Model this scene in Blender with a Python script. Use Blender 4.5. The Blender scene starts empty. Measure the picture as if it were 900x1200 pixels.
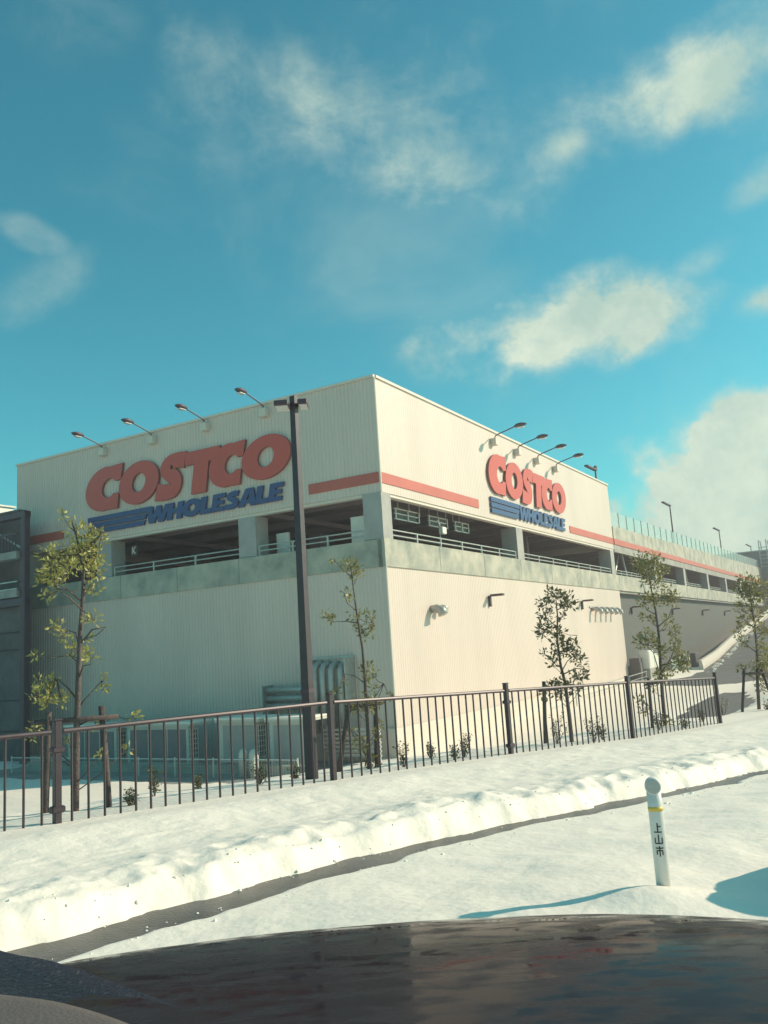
import bpy, math, random
import numpy as np
from mathutils import Vector, Matrix
R = math.radians
sc = bpy.context.scene

# ------------------------------------------------------------------ camera
EYE = 1.4
F_PX, PITCH, ROLL = 1002.18, 0.1617, -0.0646
cam_d = bpy.data.cameras.new('camera'); cam = bpy.data.objects.new('camera', cam_d)
sc.collection.objects.link(cam); sc.camera = cam
cam_d.sensor_fit = 'VERTICAL'; cam_d.sensor_height = 24.0; cam_d.lens = 24.0*F_PX/1200.0
cam_d.clip_start = 0.05; cam_d.clip_end = 5000
fw = Vector((0, math.cos(PITCH), math.sin(PITCH))); r0 = Vector((1, 0, 0)); u0 = r0.cross(fw)
cr, sr = math.cos(ROLL), math.sin(ROLL)
rv = cr*r0 + sr*u0; uv = -sr*r0 + cr*u0
m3 = Matrix((rv, uv, -fw)).transposed()
cam.matrix_world = Matrix.Translation((0, 0, EYE)) @ m3.to_4x4()

# ------------------------------------------------------------------ sun, sky, exposure
SUN_AZ, SUN_EL = 80.0, 28.0          # degrees clockwise from +Y, above the horizon
sd = bpy.data.lights.new('sun', 'SUN'); sd.energy = 3.7; sd.angle = R(0.53); sd.color = (1.0, 0.80, 0.615)
sun = bpy.data.objects.new('sun', sd); sc.collection.objects.link(sun)
sv = Vector((math.sin(R(SUN_AZ))*math.cos(R(SUN_EL)), math.cos(R(SUN_AZ))*math.cos(R(SUN_EL)), math.sin(R(SUN_EL))))
sun.rotation_euler = sv.to_track_quat('Z', 'Y').to_euler()
sc.view_settings.view_transform = 'Standard'; sc.view_settings.look = 'None'
sc.view_settings.exposure = 0.56; sc.view_settings.gamma = 1.0; sc.view_settings.use_curve_mapping = False

W = bpy.data.worlds.new('World'); sc.world = W; W.use_nodes = True
def sky_world():
    nt = W.node_tree; N = nt.nodes; L = nt.links; N.clear()
    out = N.new('ShaderNodeOutputWorld'); bg = N.new('ShaderNodeBackground'); bg.inputs[1].default_value = 0.112
    L.new(bg.outputs[0], out.inputs[0])
    sky = N.new('ShaderNodeTexSky'); sky.sky_type = 'NISHITA'; sky.sun_disc = False
    sky.sun_elevation = R(SUN_EL); sky.sun_rotation = R(SUN_AZ); sky.air_density = 1.0; sky.dust_density = 0.6; sky.ozone_density = 1.0
    def math_(op, a, b=None, c=None):
        n = N.new('ShaderNodeMath'); n.operation = op
        for i, v in enumerate((a, b, c)):
            if v is None: continue
            if isinstance(v, (int, float)): n.inputs[i].default_value = v
            else: L.new(v, n.inputs[i])
        return n.outputs[0]
    tint = N.new('ShaderNodeMix'); tint.data_type = 'RGBA'; tint.blend_type = 'MULTIPLY'; tint.inputs[0].default_value = 1
    L.new(sky.outputs[0], tint.inputs[6]); tint.inputs[7].default_value = SKY_TINT
    tc = N.new('ShaderNodeTexCoord'); D = tc.outputs['Generated']
    nz = N.new('ShaderNodeTexNoise'); nz.inputs['Scale'].default_value = 12; nz.inputs['Detail'].default_value = 7; nz.inputs['Roughness'].default_value = 0.58
    L.new(D, nz.inputs['Vector'])
    nz2 = N.new('ShaderNodeTexNoise'); nz2.inputs['Scale'].default_value = 3.4; nz2.inputs['Detail'].default_value = 5; nz2.inputs['Roughness'].default_value = 0.6
    nz2.inputs['Distortion'].default_value = 0.6
    L.new(D, nz2.inputs['Vector'])
    total = None
    for (dx, dy, dz), ra, rb, rot, dens, rough, soft in CLOUDS_REFLECTIONS:
        d = Vector((dx, dy, dz)).normalized(); right = Vector((d.y, -d.x, 0)).normalized(); up = right.cross(d)
        a = (math.cos(rot)*right + math.sin(rot)*up)/ra; b = (-math.sin(rot)*right + math.cos(rot)*up)/rb
        sub = N.new('ShaderNodeVectorMath'); sub.operation = 'SUBTRACT'; L.new(D, sub.inputs[0]); sub.inputs[1].default_value = d
        q = []
        for v in (a, b):
            dt = N.new('ShaderNodeVectorMath'); dt.operation = 'DOT_PRODUCT'; L.new(sub.outputs[0], dt.inputs[0]); dt.inputs[1].default_value = v
            q.append(math_('POWER', math_('ABSOLUTE', dt.outputs['Value']), 2.0))
        e = math_('SUBTRACT', 1.0, math_('SQRT', math_('ADD', q[0], q[1])))
        nn = math_('MULTIPLY', math_('SUBTRACT', nz.outputs[0], 0.5), rough)
        v = math_('ADD', e, nn)
        mr = N.new('ShaderNodeMapRange'); mr.interpolation_type = 'SMOOTHSTEP'; L.new(v, mr.inputs[0])
        mr.inputs[1].default_value = 0.0; mr.inputs[2].default_value = soft; mr.inputs[3].default_value = 0; mr.inputs[4].default_value = dens
        total = mr.outputs[0] if total is None else math_('MAXIMUM', total, mr.outputs[0])
    nz4 = N.new('ShaderNodeTexNoise'); nz4.inputs['Scale'].default_value = 10; nz4.inputs['Detail'].default_value = 10; nz4.inputs['Roughness'].default_value = 0.68; nz4.inputs['Distortion'].default_value = .35
    mp = N.new('ShaderNodeMapping'); mp.inputs['Scale'].default_value = (1, 1, 1.7); L.new(D, mp.inputs[0]); L.new(mp.outputs[0], nz4.inputs['Vector'])
    fr = N.new('ShaderNodeMapRange'); L.new(nz4.outputs[0], fr.inputs[0]); fr.inputs[1].default_value = .36; fr.inputs[2].default_value = .62; fr.inputs[3].default_value = .12
    th = math_('MULTIPLY', total, fr.outputs[0]); total = math_('ADD', math_('MULTIPLY', math_('POWER', total, 3.0), .75), math_('MULTIPLY', th, .9)); total = math_('MINIMUM', total, .96)
    # thin broken veil everywhere
    mr = N.new('ShaderNodeMapRange'); mr.interpolation_type = 'SMOOTHSTEP'; L.new(nz2.outputs[0], mr.inputs[0])
    mr.inputs[1].default_value = 0.50; mr.inputs[2].default_value = 0.80; mr.inputs[3].default_value = 0; mr.inputs[4].default_value = 0.22
    total = math_('MAXIMUM', total, mr.outputs[0])
    mx = N.new('ShaderNodeMix'); mx.data_type = 'RGBA'; L.new(total, mx.inputs[0]); L.new(tint.outputs[2], mx.inputs[6])
    nz3 = N.new('ShaderNodeTexNoise'); nz3.inputs['Scale'].default_value = 7; nz3.inputs['Detail'].default_value = 9; nz3.inputs['Roughness'].default_value = 0.66; L.new(D, nz3.inputs['Vector'])
    sh = N.new('ShaderNodeMapRange'); L.new(nz3.outputs[0], sh.inputs[0]); sh.inputs[1].default_value = .38; sh.inputs[2].default_value = .66
    cc = N.new('ShaderNodeMix'); cc.data_type = 'RGBA'; L.new(sh.outputs[0], cc.inputs[0]); cc.inputs[6].default_value = (2.9, 3.9, 3.4, 1); cc.inputs[7].default_value = CLOUD_COL
    L.new(cc.outputs[2], mx.inputs[7])
    L.new(mx.outputs[2], bg.inputs[0])
SKY_TINT = (0.26, .95, 0.80, 1); CLOUD_COL = (4.9, 5.4, 4.3, 1)
CLOUDS_REFLECTIONS = [   # direction, half width, half height (radians), roll, density, raggedness, softness
    ((.325, .778, .538), .16, .07, .1, .85, 2.0, 1.1), ((.40, .735, .548), .08, .07, .6, .8, 1.8, 1.2),
    ((.01, .82, .572), .25, .10, -.15, .62, 2.0, 1.3), ((.08, .852, .518), .17, .08, -.25, .62, 1.9, 1.2),
    ((.205, .917, .343), .20, .068, .05, 1.0, 1.6, .8), ((.15, .93, .335), .12, .04, .1, .6, 1.8, 1.1), ((.26, .90, .348), .09, .05, .1, .97, 1.5, .9),
    ((.218, .83, .514), .08, .03, .2, .7, 1.6, 1.2), ((.43, .885, .150), .30, .115, .30, 1.0, 1.2, .45),
    ((.47, .87, .19), .22, .11, .2, 1.0, 1.1, .45), ((.40, .91, .09), .36, .09, .15, .9, .8, .9),
    ((.35, .855, .383), .05, .022, .3, .45, 1.3, 1.0), ((.415, .845, .338), .045, .022, .2, .8, 1.3, .9),
    ((-.156, .832, .532), .07, .05, .5, .2, 1.8, 1.2), ((-.347, .824, .449), .05, .022, -.35, .22, .8, .6),  # second wisp is a windscreen reflection painted into the sky
    ((-.352, .848, .399), .075, .036, .5, .24, 1.0, .6), ((-.267, .74, .617), .08, .05, .1, .16, .8, .8),  # both wisps stand in for pale reflections on the windscreen
    ((.405, .803, .444), .05, .024, .4, .5, 1.4, 1.0)]
sky_world()
HAZE = .0019

# ------------------------------------------------------------------ helpers
COL = sc.collection
rng = random.Random(7)
class MB:
    """collects shapes; build() links them as one mesh object"""
    def __init__(s): s.v = []; s.f = []
    def quad(s, a, b, c, d):
        i = len(s.v); s.v += [tuple(a), tuple(b), tuple(c), tuple(d)]; s.f.append((i, i+1, i+2, i+3)); return s
    def poly(s, pts):
        i = len(s.v); s.v += [tuple(p) for p in pts]; s.f.append(tuple(range(i, i+len(pts)))); return s
    def hexa(s, p):
        i = len(s.v); s.v += [tuple(q) for q in p]
        for f in ((0, 3, 2, 1), (4, 5, 6, 7), (0, 1, 5, 4), (1, 2, 6, 5), (2, 3, 7, 6), (3, 0, 4, 7)): s.f.append(tuple(i+k for k in f))
        return s
    def box(s, o, ax, ay, az, a0, a1, b0, b1, c0, c1, ch=0.0):
        """box in the frame o + a*ax + b*ay + c*az"""
        o, ax, ay, az = Vector(o), Vector(ax), Vector(ay), Vector(az)
        if ch <= 0:
            P = [o+ax*a+ay*b+az*c for c in (c0, c1) for a, b in ((a0, b0), (a1, b0), (a1, b1), (a0, b1))]
            return s.hexa(P)
        ring = lambda d, c: [o+ax*a+ay*b+az*c for a, b in ((a0+d, b0), (a1-d, b0), (a1, b0+d), (a1, b1-d), (a1-d, b1), (a0+d, b1), (a0, b1-d), (a0, b0+d))]
        def inset(c):
            return [o+ax*a+ay*b+az*c for a, b in ((a0+2*ch, b0+ch), (a1-2*ch, b0+ch), (a1-ch, b0+2*ch), (a1-ch, b1-2*ch), (a1-2*ch, b1-ch), (a0+2*ch, b1-ch), (a0+ch, b1-2*ch), (a0+ch, b0+2*ch))]
        s.loft([inset(c0), ring(ch, c0+ch), ring(ch, c1-ch), inset(c1)]); return s
    def loft(s, rings, closed=True, caps=True):
        base = len(s.v); n = len(rings[0])
        for r in rings: s.v += [tuple(q) for q in r]
        for k in range(len(rings)-1):
            for j in range(n if closed else n-1):
                a = base+k*n+j; b = base+k*n+(j+1) % n; s.f.append((a, b, b+n, a+n))
        if caps and closed:
            s.f.append(tuple(base+j for j in reversed(range(n)))); s.f.append(tuple(base+(len(rings)-1)*n+j for j in range(n)))
        return s
    def tube(s, pts, rad, n=8, caps=True):
        pts = [Vector(p) for p in pts]
        if not isinstance(rad, (list, tuple)): rad = [rad]*len(pts)
        rings = []; ref = None
        for i, p in enumerate(pts):
            t = (pts[min(i+1, len(pts)-1)]-pts[max(i-1, 0)]).normalized()
            if ref is None: ref = Vector((0, 0, 1)) if abs(t.z) < .9 else Vector((1, 0, 0))
            a = (ref-t*ref.dot(t)).normalized(); ref = a; b = t.cross(a)
            rings.append([p+(a*math.cos(2*math.pi*k/n)+b*math.sin(2*math.pi*k/n))*rad[i] for k in range(n)])
        s.loft(rings, True, caps); return s
    def build(s, name, m, parent=None, smooth=False, loc=(0, 0, 0)):
        me = bpy.data.meshes.new(name)
        l = Vector(loc) if parent is None else Vector(parent.get('_loc', (0, 0, 0)))
        me.from_pydata([tuple(Vector(q)-l) for q in s.v], [], s.f); me.validate(); me.update()
        o = bpy.data.objects.new(name, me); COL.objects.link(o)
        if parent is None: o.location = l
        o['_loc'] = tuple(l); NEED.append(o)
        if parent: o.parent = parent; 
        for mm in (m if isinstance(m, (list, tuple)) else [m]): me.materials.append(mm)
        if smooth:
            for p in me.polygons: p.use_smooth = True
        return o
NEED = []
def thing(name, loc, label, cat, group=None):
    o = bpy.data.objects.new(name, None); COL.objects.link(o); o.location = loc; o['_loc'] = tuple(loc); NEED.append(o)
    o.empty_display_size = .2
    o['label'] = label; o['category'] = cat
    if group: o['group'] = group
    return o
def tag(o, label, cat, group=None):
    o['label'] = label; o['category'] = cat
    if group: o['group'] = group
    return o
def copy_tree(o, parent=None, off=None):
    c = o.copy(); COL.objects.link(c)
    if parent: c.parent = parent
    for ch in [x for x in list(COL.objects) if x.parent is o and x is not c]: copy_tree(ch, c)
    return c
def structure(o): o['kind'] = 'structure'; return o

# ------------------------------------------------------------------ materials
def mat(name, col, rough=.6, var=0.0, vscale=3.0, bump=0.0, bscale=20.0, metal=0.0, spec=.5, col2=None, lo=.4, hi=.65, detail=6, stretch=None, bdist=.02):
    m = bpy.data.materials.new(name); m.use_nodes = True; nt = m.node_tree; N = nt.nodes; L = nt.links
    b = N['Principled BSDF']; b.inputs['Roughness'].default_value = rough; b.inputs['Metallic'].default_value = metal
    b.inputs['Specular IOR Level'].default_value = spec; b.inputs['Base Color'].default_value = (*col, 1)
    tc = N.new('ShaderNodeTexCoord'); vec = tc.outputs['Object']
    if stretch:
        mp = N.new('ShaderNodeMapping'); mp.inputs['Scale'].default_value = stretch; L.new(vec, mp.inputs[0]); vec = mp.outputs[0]
    if var or col2:
        nz = N.new('ShaderNodeTexNoise'); nz.inputs['Scale'].default_value = vscale; nz.inputs['Detail'].default_value = detail; nz.inputs['Roughness'].default_value = .6
        L.new(vec, nz.inputs['Vector'])
        mr = N.new('ShaderNodeMapRange'); L.new(nz.outputs[0], mr.inputs[0]); mr.inputs[1].default_value = lo; mr.inputs[2].default_value = hi
        mx = N.new('ShaderNodeMix'); mx.data_type = 'RGBA'; L.new(mr.outputs[0], mx.inputs[0])
        c2 = col2 if col2 else tuple(c*(1-var) for c in col)
        mx.inputs[6].default_value = (*col, 1); mx.inputs[7].default_value = (*c2, 1); L.new(mx.outputs[2], b.inputs['Base Color'])
    if bump:
        n2 = N.new('ShaderNodeTexNoise'); n2.inputs['Scale'].default_value = bscale; n2.inputs['Detail'].default_value = 5; L.new(tc.outputs['Object'], n2.inputs['Vector'])
        bp = N.new('ShaderNodeBump'); bp.inputs['Strength'].default_value = bump; bp.inputs['Distance'].default_value = bdist
        L.new(n2.outputs[0], bp.inputs['Height']); L.new(bp.outputs[0], b.inputs['Normal'])
    return m
M = {}
M['siding'] = mat('cream_siding', (.63, .53, .46), .5, .12, .5, stretch=(1, 1, .25), lo=.35, hi=.75)
M['siding_trim'] = mat('siding_trim', (.62, .56, .48), .5, .05, 2)
M['concrete'] = mat('concrete', (.46, .44, .36), .85, .0, 1.1, .3, 14, col2=(.23, .26, .225), lo=.36, hi=.66, detail=9)
M['concrete_dark'] = mat('concrete_stained', (.33, .33, .30), .85, .3, 1.2, .3, 14)
M['column'] = mat('column_concrete', (.36, .36, .34), .8, .15, 1.5, .2, 12)
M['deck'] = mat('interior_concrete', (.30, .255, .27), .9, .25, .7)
M['redband'] = mat('red_band', (.50, .105, .075), .5, .12, 1.5)
M['red'] = mat('sign_red', (.54, .065, .042), .4, .06, 1.0)
M['blue'] = mat('sign_blue', (.028, .050, .17), .4, .08, 1.0)
M['sign_side'] = mat('sign_return', (.24, .07, .06), .5)
M['greywall'] = mat('grey_wall', (.080, .086, .080), .7, .16, .25, .1, 6, stretch=(1, 1, .3), lo=.3, hi=.75)
M['darkmetal'] = mat('dark_brown_metal', (.075, .045, .063), .5, .2, 5)
M['fencemetal'] = mat('fence_brown_metal', (.045, .028, .038), .45, .3, 9)
M['white'] = mat('white_paint', (.72, .71, .64), .45, .1, 4)
M['galv'] = mat('galvanised', (.42, .43, .40), .45, .2, 5, metal=.3)
M['hvac'] = mat('unit_beige', (.56, .55, .48), .5, .12, 1.5)
M['hvac_dark'] = mat('unit_dark_grille', (.085, .08, .085), .6, .2, 3)
M['unit_front'] = mat('unit_front_dark', (.19, .17, .175), .55, .15, 3)
M['unit_front2'] = mat('unit_front_grey', (.33, .33, .31), .55, .12, 2)
M['snow'] = mat('snow', (.88, .82, .71), .6, .03, 1.6, .30, 14, spec=.2, bdist=.03)
def grit(m):
    nt = m.node_tree; N = nt.nodes; L = nt.links; bb = N['Principled BSDF']; src = bb.inputs['Base Color'].links[0].from_socket
    tc = N.new('ShaderNodeTexCoord'); a = N.new('ShaderNodeTexNoise'); a.inputs['Scale'].default_value = 42; a.inputs['Detail'].default_value = 2; L.new(tc.outputs['Object'], a.inputs['Vector'])
    c = N.new('ShaderNodeTexNoise'); c.inputs['Scale'].default_value = 1.1; c.inputs['Detail'].default_value = 3; L.new(tc.outputs['Object'], c.inputs['Vector'])
    r1 = N.new('ShaderNodeMapRange'); L.new(a.outputs[0], r1.inputs[0]); r1.inputs[1].default_value = .70; r1.inputs[2].default_value = .76
    r2 = N.new('ShaderNodeMapRange'); L.new(c.outputs[0], r2.inputs[0]); r2.inputs[1].default_value = .50; r2.inputs[2].default_value = .65; r2.inputs[4].default_value = .3
    mu = N.new('ShaderNodeMath'); mu.operation = 'MULTIPLY'; L.new(r1.outputs[0], mu.inputs[0]); L.new(r2.outputs[0], mu.inputs[1])
    mx = N.new('ShaderNodeMix'); mx.data_type = 'RGBA'; L.new(mu.outputs[0], mx.inputs[0]); L.new(src, mx.inputs[6]); mx.inputs[7].default_value = (.16, .14, .12, 1); L.new(mx.outputs[2], bb.inputs['Base Color'])
grit(M['snow'])
M['asphalt'] = mat('wet_asphalt', (.085, .08, .078), .35, .5, 2.2, .4, 60, lo=.4, hi=.6)
M['rampfloor'] = mat('ramp_asphalt', (.15, .145, .135), .7, .3, .8, .3, 30)
M['bark'] = mat('bark', (.115, .09, .085), .85, .4, 18, .6, 40)
M['stake'] = mat('stake_timber', (.10, .075, .07), .85, .4, 9, .6, 30)
M['lens'] = mat('lamp_lens', (.6, .62, .6), .2)
M['rubber'] = mat('black_rubber', (.02, .018, .022), .6, .3, 20)
M['yellow'] = mat('yellow_tape', (.75, .50, .08), .4)
M['reflector'] = mat('reflector', (.42, .44, .42), .25, .1, 60)
M['ink'] = mat('black_ink', (.03, .03, .035), .5)
M['panel'] = mat('panel_brown', (.13, .115, .12), .75, .4, 1.2)
M['bollard'] = mat('bollard_white', (.66, .66, .62), .4, .06, 8)
M['roofbox'] = mat('rooftop_grey', (.16, .16, .17), .7, .2, .6)
def leaf_mat(name, c1, c2):
    m = bpy.data.materials.new(name); m.use_nodes = True; nt = m.node_tree; N = nt.nodes; L = nt.links
    b = N['Principled BSDF']; b.inputs['Roughness'].default_value = .42
    oi = N.new('ShaderNodeNewGeometry'); mx = N.new('ShaderNodeMix'); mx.data_type = 'RGBA'
    L.new(oi.outputs['Random Per Island'], mx.inputs[0]); mx.inputs[6].default_value = (*c1, 1); mx.inputs[7].default_value = (*c2, 1)
    L.new(mx.outputs[2], b.inputs['Base Color'])
    tr = N.new('ShaderNodeBsdfTranslucent'); L.new(mx.outputs[2], tr.inputs[0]); ms = N.new('ShaderNodeMixShader'); ms.inputs[0].default_value = .35
    L.new(b.outputs[0], ms.inputs[1]); L.new(tr.outputs[0], ms.inputs[2]); L.new(ms.outputs[0], N['Material Output'].inputs[0]); return m
M['leaf_bright'] = leaf_mat('leaf_yellow_green', (.46, .42, .13), (.22, .22, .07))
M['leaf'] = leaf_mat('leaf_olive', (.32, .29, .09), (.13, .13, .05))
M['leaf_dark'] = leaf_mat('leaf_dark', (.15, .15, .065), (.06, .07, .035))
def glassy(name, col, alpha):
    m = bpy.data.materials.new(name); m.use_nodes = True; nt = m.node_tree; N = nt.nodes; L = nt.links
    b = N['Principled BSDF']; b.inputs['Base Color'].default_value = (*col, 1); b.inputs['Roughness'].default_value = .3
    t = N.new('ShaderNodeBsdfTransparent'); ms = N.new('ShaderNodeMixShader'); ms.inputs[0].default_value = alpha
    L.new(t.outputs[0], ms.inputs[1]); L.new(b.outputs[0], ms.inputs[2]); L.new(ms.outputs[0], N['Material Output'].inputs[0]); return m
M['mesh_panel'] = glassy('fine_mesh_panel', (.45, .55, .52), .42)
def paint_mat():
    m = mat('bonnet_paint', (.040, .026, .036), .2, 0, 1); nt = m.node_tree; N = nt.nodes; L = nt.links; b = N['Principled BSDF']
    b.inputs['Coat Weight'].default_value = 0; b.inputs['Specular IOR Level'].default_value = .03
    tc = N.new('ShaderNodeTexCoord')
    mp = N.new('ShaderNodeMapping'); mp.inputs['Scale'].default_value = (9, 22, 5); mp.inputs['Rotation'].default_value = (0, 0, R(-8)); L.new(tc.outputs['Object'], mp.inputs[0])
    nz = N.new('ShaderNodeTexNoise'); nz.inputs['Scale'].default_value = 1.6; nz.inputs['Detail'].default_value = 7; L.new(mp.outputs[0], nz.inputs['Vector'])
    mr = N.new('ShaderNodeMapRange'); L.new(nz.outputs[0], mr.inputs[0]); mr.inputs[1].default_value = .42; mr.inputs[2].default_value = .66; mr.inputs[3].default_value = .035; mr.inputs[4].default_value = .42
    L.new(mr.outputs[0], b.inputs['Roughness'])
    mx = N.new('ShaderNodeMix'); mx.data_type = 'RGBA'; L.new(mr.outputs[0], mx.inputs[0]); mx.inputs[6].default_value = (.028, .023, .028, 1); mx.inputs[7].default_value = (.066, .060, .062, 1)
    L.new(mx.outputs[2], b.inputs['Base Color'])
    n2 = N.new('ShaderNodeTexNoise'); n2.inputs['Scale'].default_value = 90; n2.inputs['Detail'].default_value = 4; L.new(tc.outputs['Object'], n2.inputs['Vector'])
    bp = N.new('ShaderNodeBump'); bp.inputs['Strength'].default_value = .05; bp.inputs['Distance'].default_value = .001; L.new(n2.outputs[0], bp.inputs['Height']); L.new(bp.outputs[0], b.inputs['Normal'])
    return m
M['paint'] = paint_mat()

# ------------------------------------------------------------------ frames
Z3 = Vector((0, 0, 1))
AR = 0.5247
BC = Vector((-0.0668, 28.0, 0))                       # the building's corner
BU = Vector((math.sin(AR), math.cos(AR), 0))          # along the sunlit face
BW = Vector((-math.cos(AR), math.sin(AR), 0))         # along the shaded face
AZ = R(44); RE = Vector((math.sin(AZ), math.cos(AZ), 0)); RM = Vector((-RE.y, RE.x, 0))   # along the road / towards the building
QF = 7.96
def TQ(t, q, z): return RE*t + RM*q + Z3*z
def UR(u, o, z): return BC + BU*u - BW*o + Z3*z       # sunlit face: u along, o outwards
def WL(s, o, z): return BC + BW*s - BU*o + Z3*z       # shaded face: s along, o outwards

# ------------------------------------------------------------------ ground
def sm(x): x = np.clip(x, 0, 1); return x*x*(3-2*x)
def zroad(t): return -.028*(np.clip(t, -40, 80)-1.7)
def zfence(t): return np.interp(t, [-60, 3.2, 7, 10.5, 14.3, 18, 60, 200], [.3, .03, -.1, -.24, -.44, -.55, -1.0, -1.0])
def qgut(t): return np.interp(t, [-30, 2, 5, 5.8, 6.6, 7.85, 9, 10.5, 40], [4.9, 4.72, 4.72, 4.66, 4.5, 4.36, 4.18, 4.04, 1.0])
def vnoise(x, y, s, seed=0):
    x = x*s+seed*17.3; y = y*s+seed*5.1
    xi = np.floor(x).astype(np.int64); yi = np.floor(y).astype(np.int64); fx = x-xi; fy = y-yi; fx = fx*fx*(3-2*fx); fy = fy*fy*(3-2*fy)
    def h(a, b):
        n = (a*374761393 + b*668265263 + seed*1442695) & 0xffffffff; n = ((n ^ (n >> 13))*1274126177) & 0xffffffff
        return ((n ^ (n >> 16)) & 0xffff)/65535.0
    return (h(xi, yi)*(1-fx)+h(xi+1, yi)*fx)*(1-fy)+(h(xi, yi+1)*(1-fx)+h(xi+1, yi+1)*fx)*fy
def fbm(x, y, s, o=4, seed=0):
    r = 0; a = .5
    for k in range(o): r = r + a*vnoise(x, y, s*2**k, seed+k); a *= .5
    return r - .47
def base_z(X, Y):
    t = X*RE.x+Y*RE.y; q = X*RM.x+Y*RM.y
    u = (X-BC.x)*BU.x+(Y-BC.y)*BU.y
    pad = -1.95+.7*sm(u/28)
    qg = qgut(t); k = sm((q-qg-.3)/(QF-qg-.3)); z = zroad(t)*(1-k)+zfence(t)*k
    kb = sm((q-QF)/11.5); return z*(1-kb)+pad*kb, t, q, qg, u
def snow_z(X, Y):
    z, t, q, qg, u = base_z(X, Y)
    qe = qg+.09*fbm(t, q, 1.3, 4, 3)*2
    near_w = np.interp(t, [-1, 1.2, 1.8, 2.3, 3.0, 6, 9, 12], [2.6, 1.2, .34, .20, .22, .15, .12, .1])+.30*fbm(t, q*0+3, 1.5, 4, 61)
    dn = (qe-near_w)-q                      # >0 on the near side
    near = .018*sm(dn/.08+.3)+.10*sm(dn/1.6)+.06*fbm(t, q, .55, 3, 9)*sm(dn/1.2) + .10*fbm(t, q, 1.1, 3, 21)*sm(dn/.5)+.012*fbm(t, q, 6, 3, 23)*sm(dn/.2)
    df = q-(qe+.12)+.16*fbm(t*1.0, q*1.0, 2.6, 4, 5)
    fade = 1-sm((q-QF+1.6)/1.6)*.75
    lum = np.clip(1-np.abs(df-.3)/.6, 0, 1)
    bil = lambda s, sd_: 1-np.abs(2*vnoise(t+.25*fbm(q, t, 1.5, 2, sd_), q, s, sd_)-1)
    far = (.10*sm(df/.16+.2)+.065*np.exp(-((df-.5)/.42)**2)+.07*np.exp(-((QF-.7-q)/.55)**2)+.09*fbm(t, q, .8, 3, 13)+.03*fbm(t, q, 2.2, 3, 37)
           + (.060*bil(2.6, 31)+.045*bil(5.5, 33)+.022*bil(11., 35)-.06)*lum + .012*bil(6., 39))*fade
    far = far*sm(df/.1+.3)
    zz = np.where(q > qe, far, near)
    zz = np.where((q > qe-near_w) & (df < -.03), -.03+.10*fbm(t, q, 1.6, 4, 81), zz)
    z = z+zz
    beyond = sm((q-QF)/.8); z = z+beyond*(.16*fbm(t, q, .45, 4, 41)+.05*fbm(t, q, 1.8, 3, 43))
    # unseen heap added off to the right to shade the verge; then small snow chunks
    for (mx, my, mh, mr) in ((3.10, 4.80, .86, 1.02), (1.70, 3.86, .07, .10), (1.84, 3.92, .09, .12), (1.77, 3.80, .06, .07)):
        d = np.hypot(X-mx, Y-my)/mr; z = z+mh*np.clip(1-d*d, 0, 1)**1.3*(1+.25*fbm(X, Y, 4, 3, 51))
    # drift round the delineator post
    d = np.hypot((X-1.25)/.30, (Y-4.62)/.20); z = z+.065*np.exp(-d*d)
    return z
def gz(X, Y): return float(snow_z(np.array([X], float), np.array([Y], float))[0])
def axis(a, b, step, far_lo, far_hi):
    c = list(np.arange(a, b+1e-6, step)); s = step; lo = []; x = a
    while x > far_lo: s *= 1.18; x -= s; lo.append(x)
    s = step; hi = []; x = b
    while x < far_hi: s *= 1.10; x += s; hi.append(x)
    return np.array(lo[::-1]+c+hi)
def sheet(name, X, Y, Z, m):
    h, w = X.shape; me = bpy.data.meshes.new(name); co = np.stack([X, Y, Z], -1).reshape(-1, 3)
    i = np.arange(h*w).reshape(h, w); f = np.stack([i[:-1, :-1], i[:-1, 1:], i[1:, 1:], i[1:, :-1]], -1).reshape(-1, 4)
    me.vertices.add(len(co)); me.vertices.foreach_set('co', co.ravel()); me.loops.add(f.size); me.loops.foreach_set('vertex_index', f.ravel())
    me.polygons.add(len(f)); me.polygons.foreach_set('loop_start', np.arange(0, f.size, 4)); me.polygons.foreach_set('loop_total', np.full(len(f), 4))
    me.polygons.foreach_set('use_smooth', np.ones(len(f), bool)); me.update(); me.validate(); me.materials.append(m)
    o = bpy.data.objects.new(name, me); COL.objects.link(o); return structure(o)
tt, qq = np.meshgrid(axis(-1.5, 14, .04, -900, 1500), axis(.6, 9.5, .032, -900, 1500))
GX = tt*RE.x+qq*RM.x; GY = tt*RE.y+qq*RM.y
GZ = snow_z(GX, GY)
# the yard and ramp foot are cleared: let the paving show there
def cleared(X, Y):
    u = (X-BC.x)*BU.x+(Y-BC.y)*BU.y; o = -((X-BC.x)*BW.x+(Y-BC.y)*BW.y)
    n = fbm(X, Y, .35, 4, 71)*2.2
    a = sm(((1.0-np.hypot((u-8)/11.0, (o-8.4+.14*(u-8))/1.35))+n*.06)*5)     # oval of bare paving on the drive
    b = sm((u-24.0+n*.5)/1.2)*sm((o-2.4+n*.3-np.clip((30-u)*.08,0,1))/.6)*sm((11.5+n-o)/1.0)*sm((140-u)/5)
    s_ = (X-BC.x)*BW.x+(Y-BC.y)*BW.y; ol = -((X-BC.x)*BU.x+(Y-BC.y)*BU.y)
    c = sm((5.2-ol+n*.45)/.5)*sm((s_-1.0+n*.3)/.6)*sm((16-s_)/1.0)*sm((ol+.5)/.2)
    return np.maximum(np.maximum(a, b), c)
GZ = GZ-.30*cleared(GX, GY)
snow_o = sheet('snow_ground', GX, GY, GZ, M['snow'])
b_ = MB(); g_ = random.Random(11)
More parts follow.
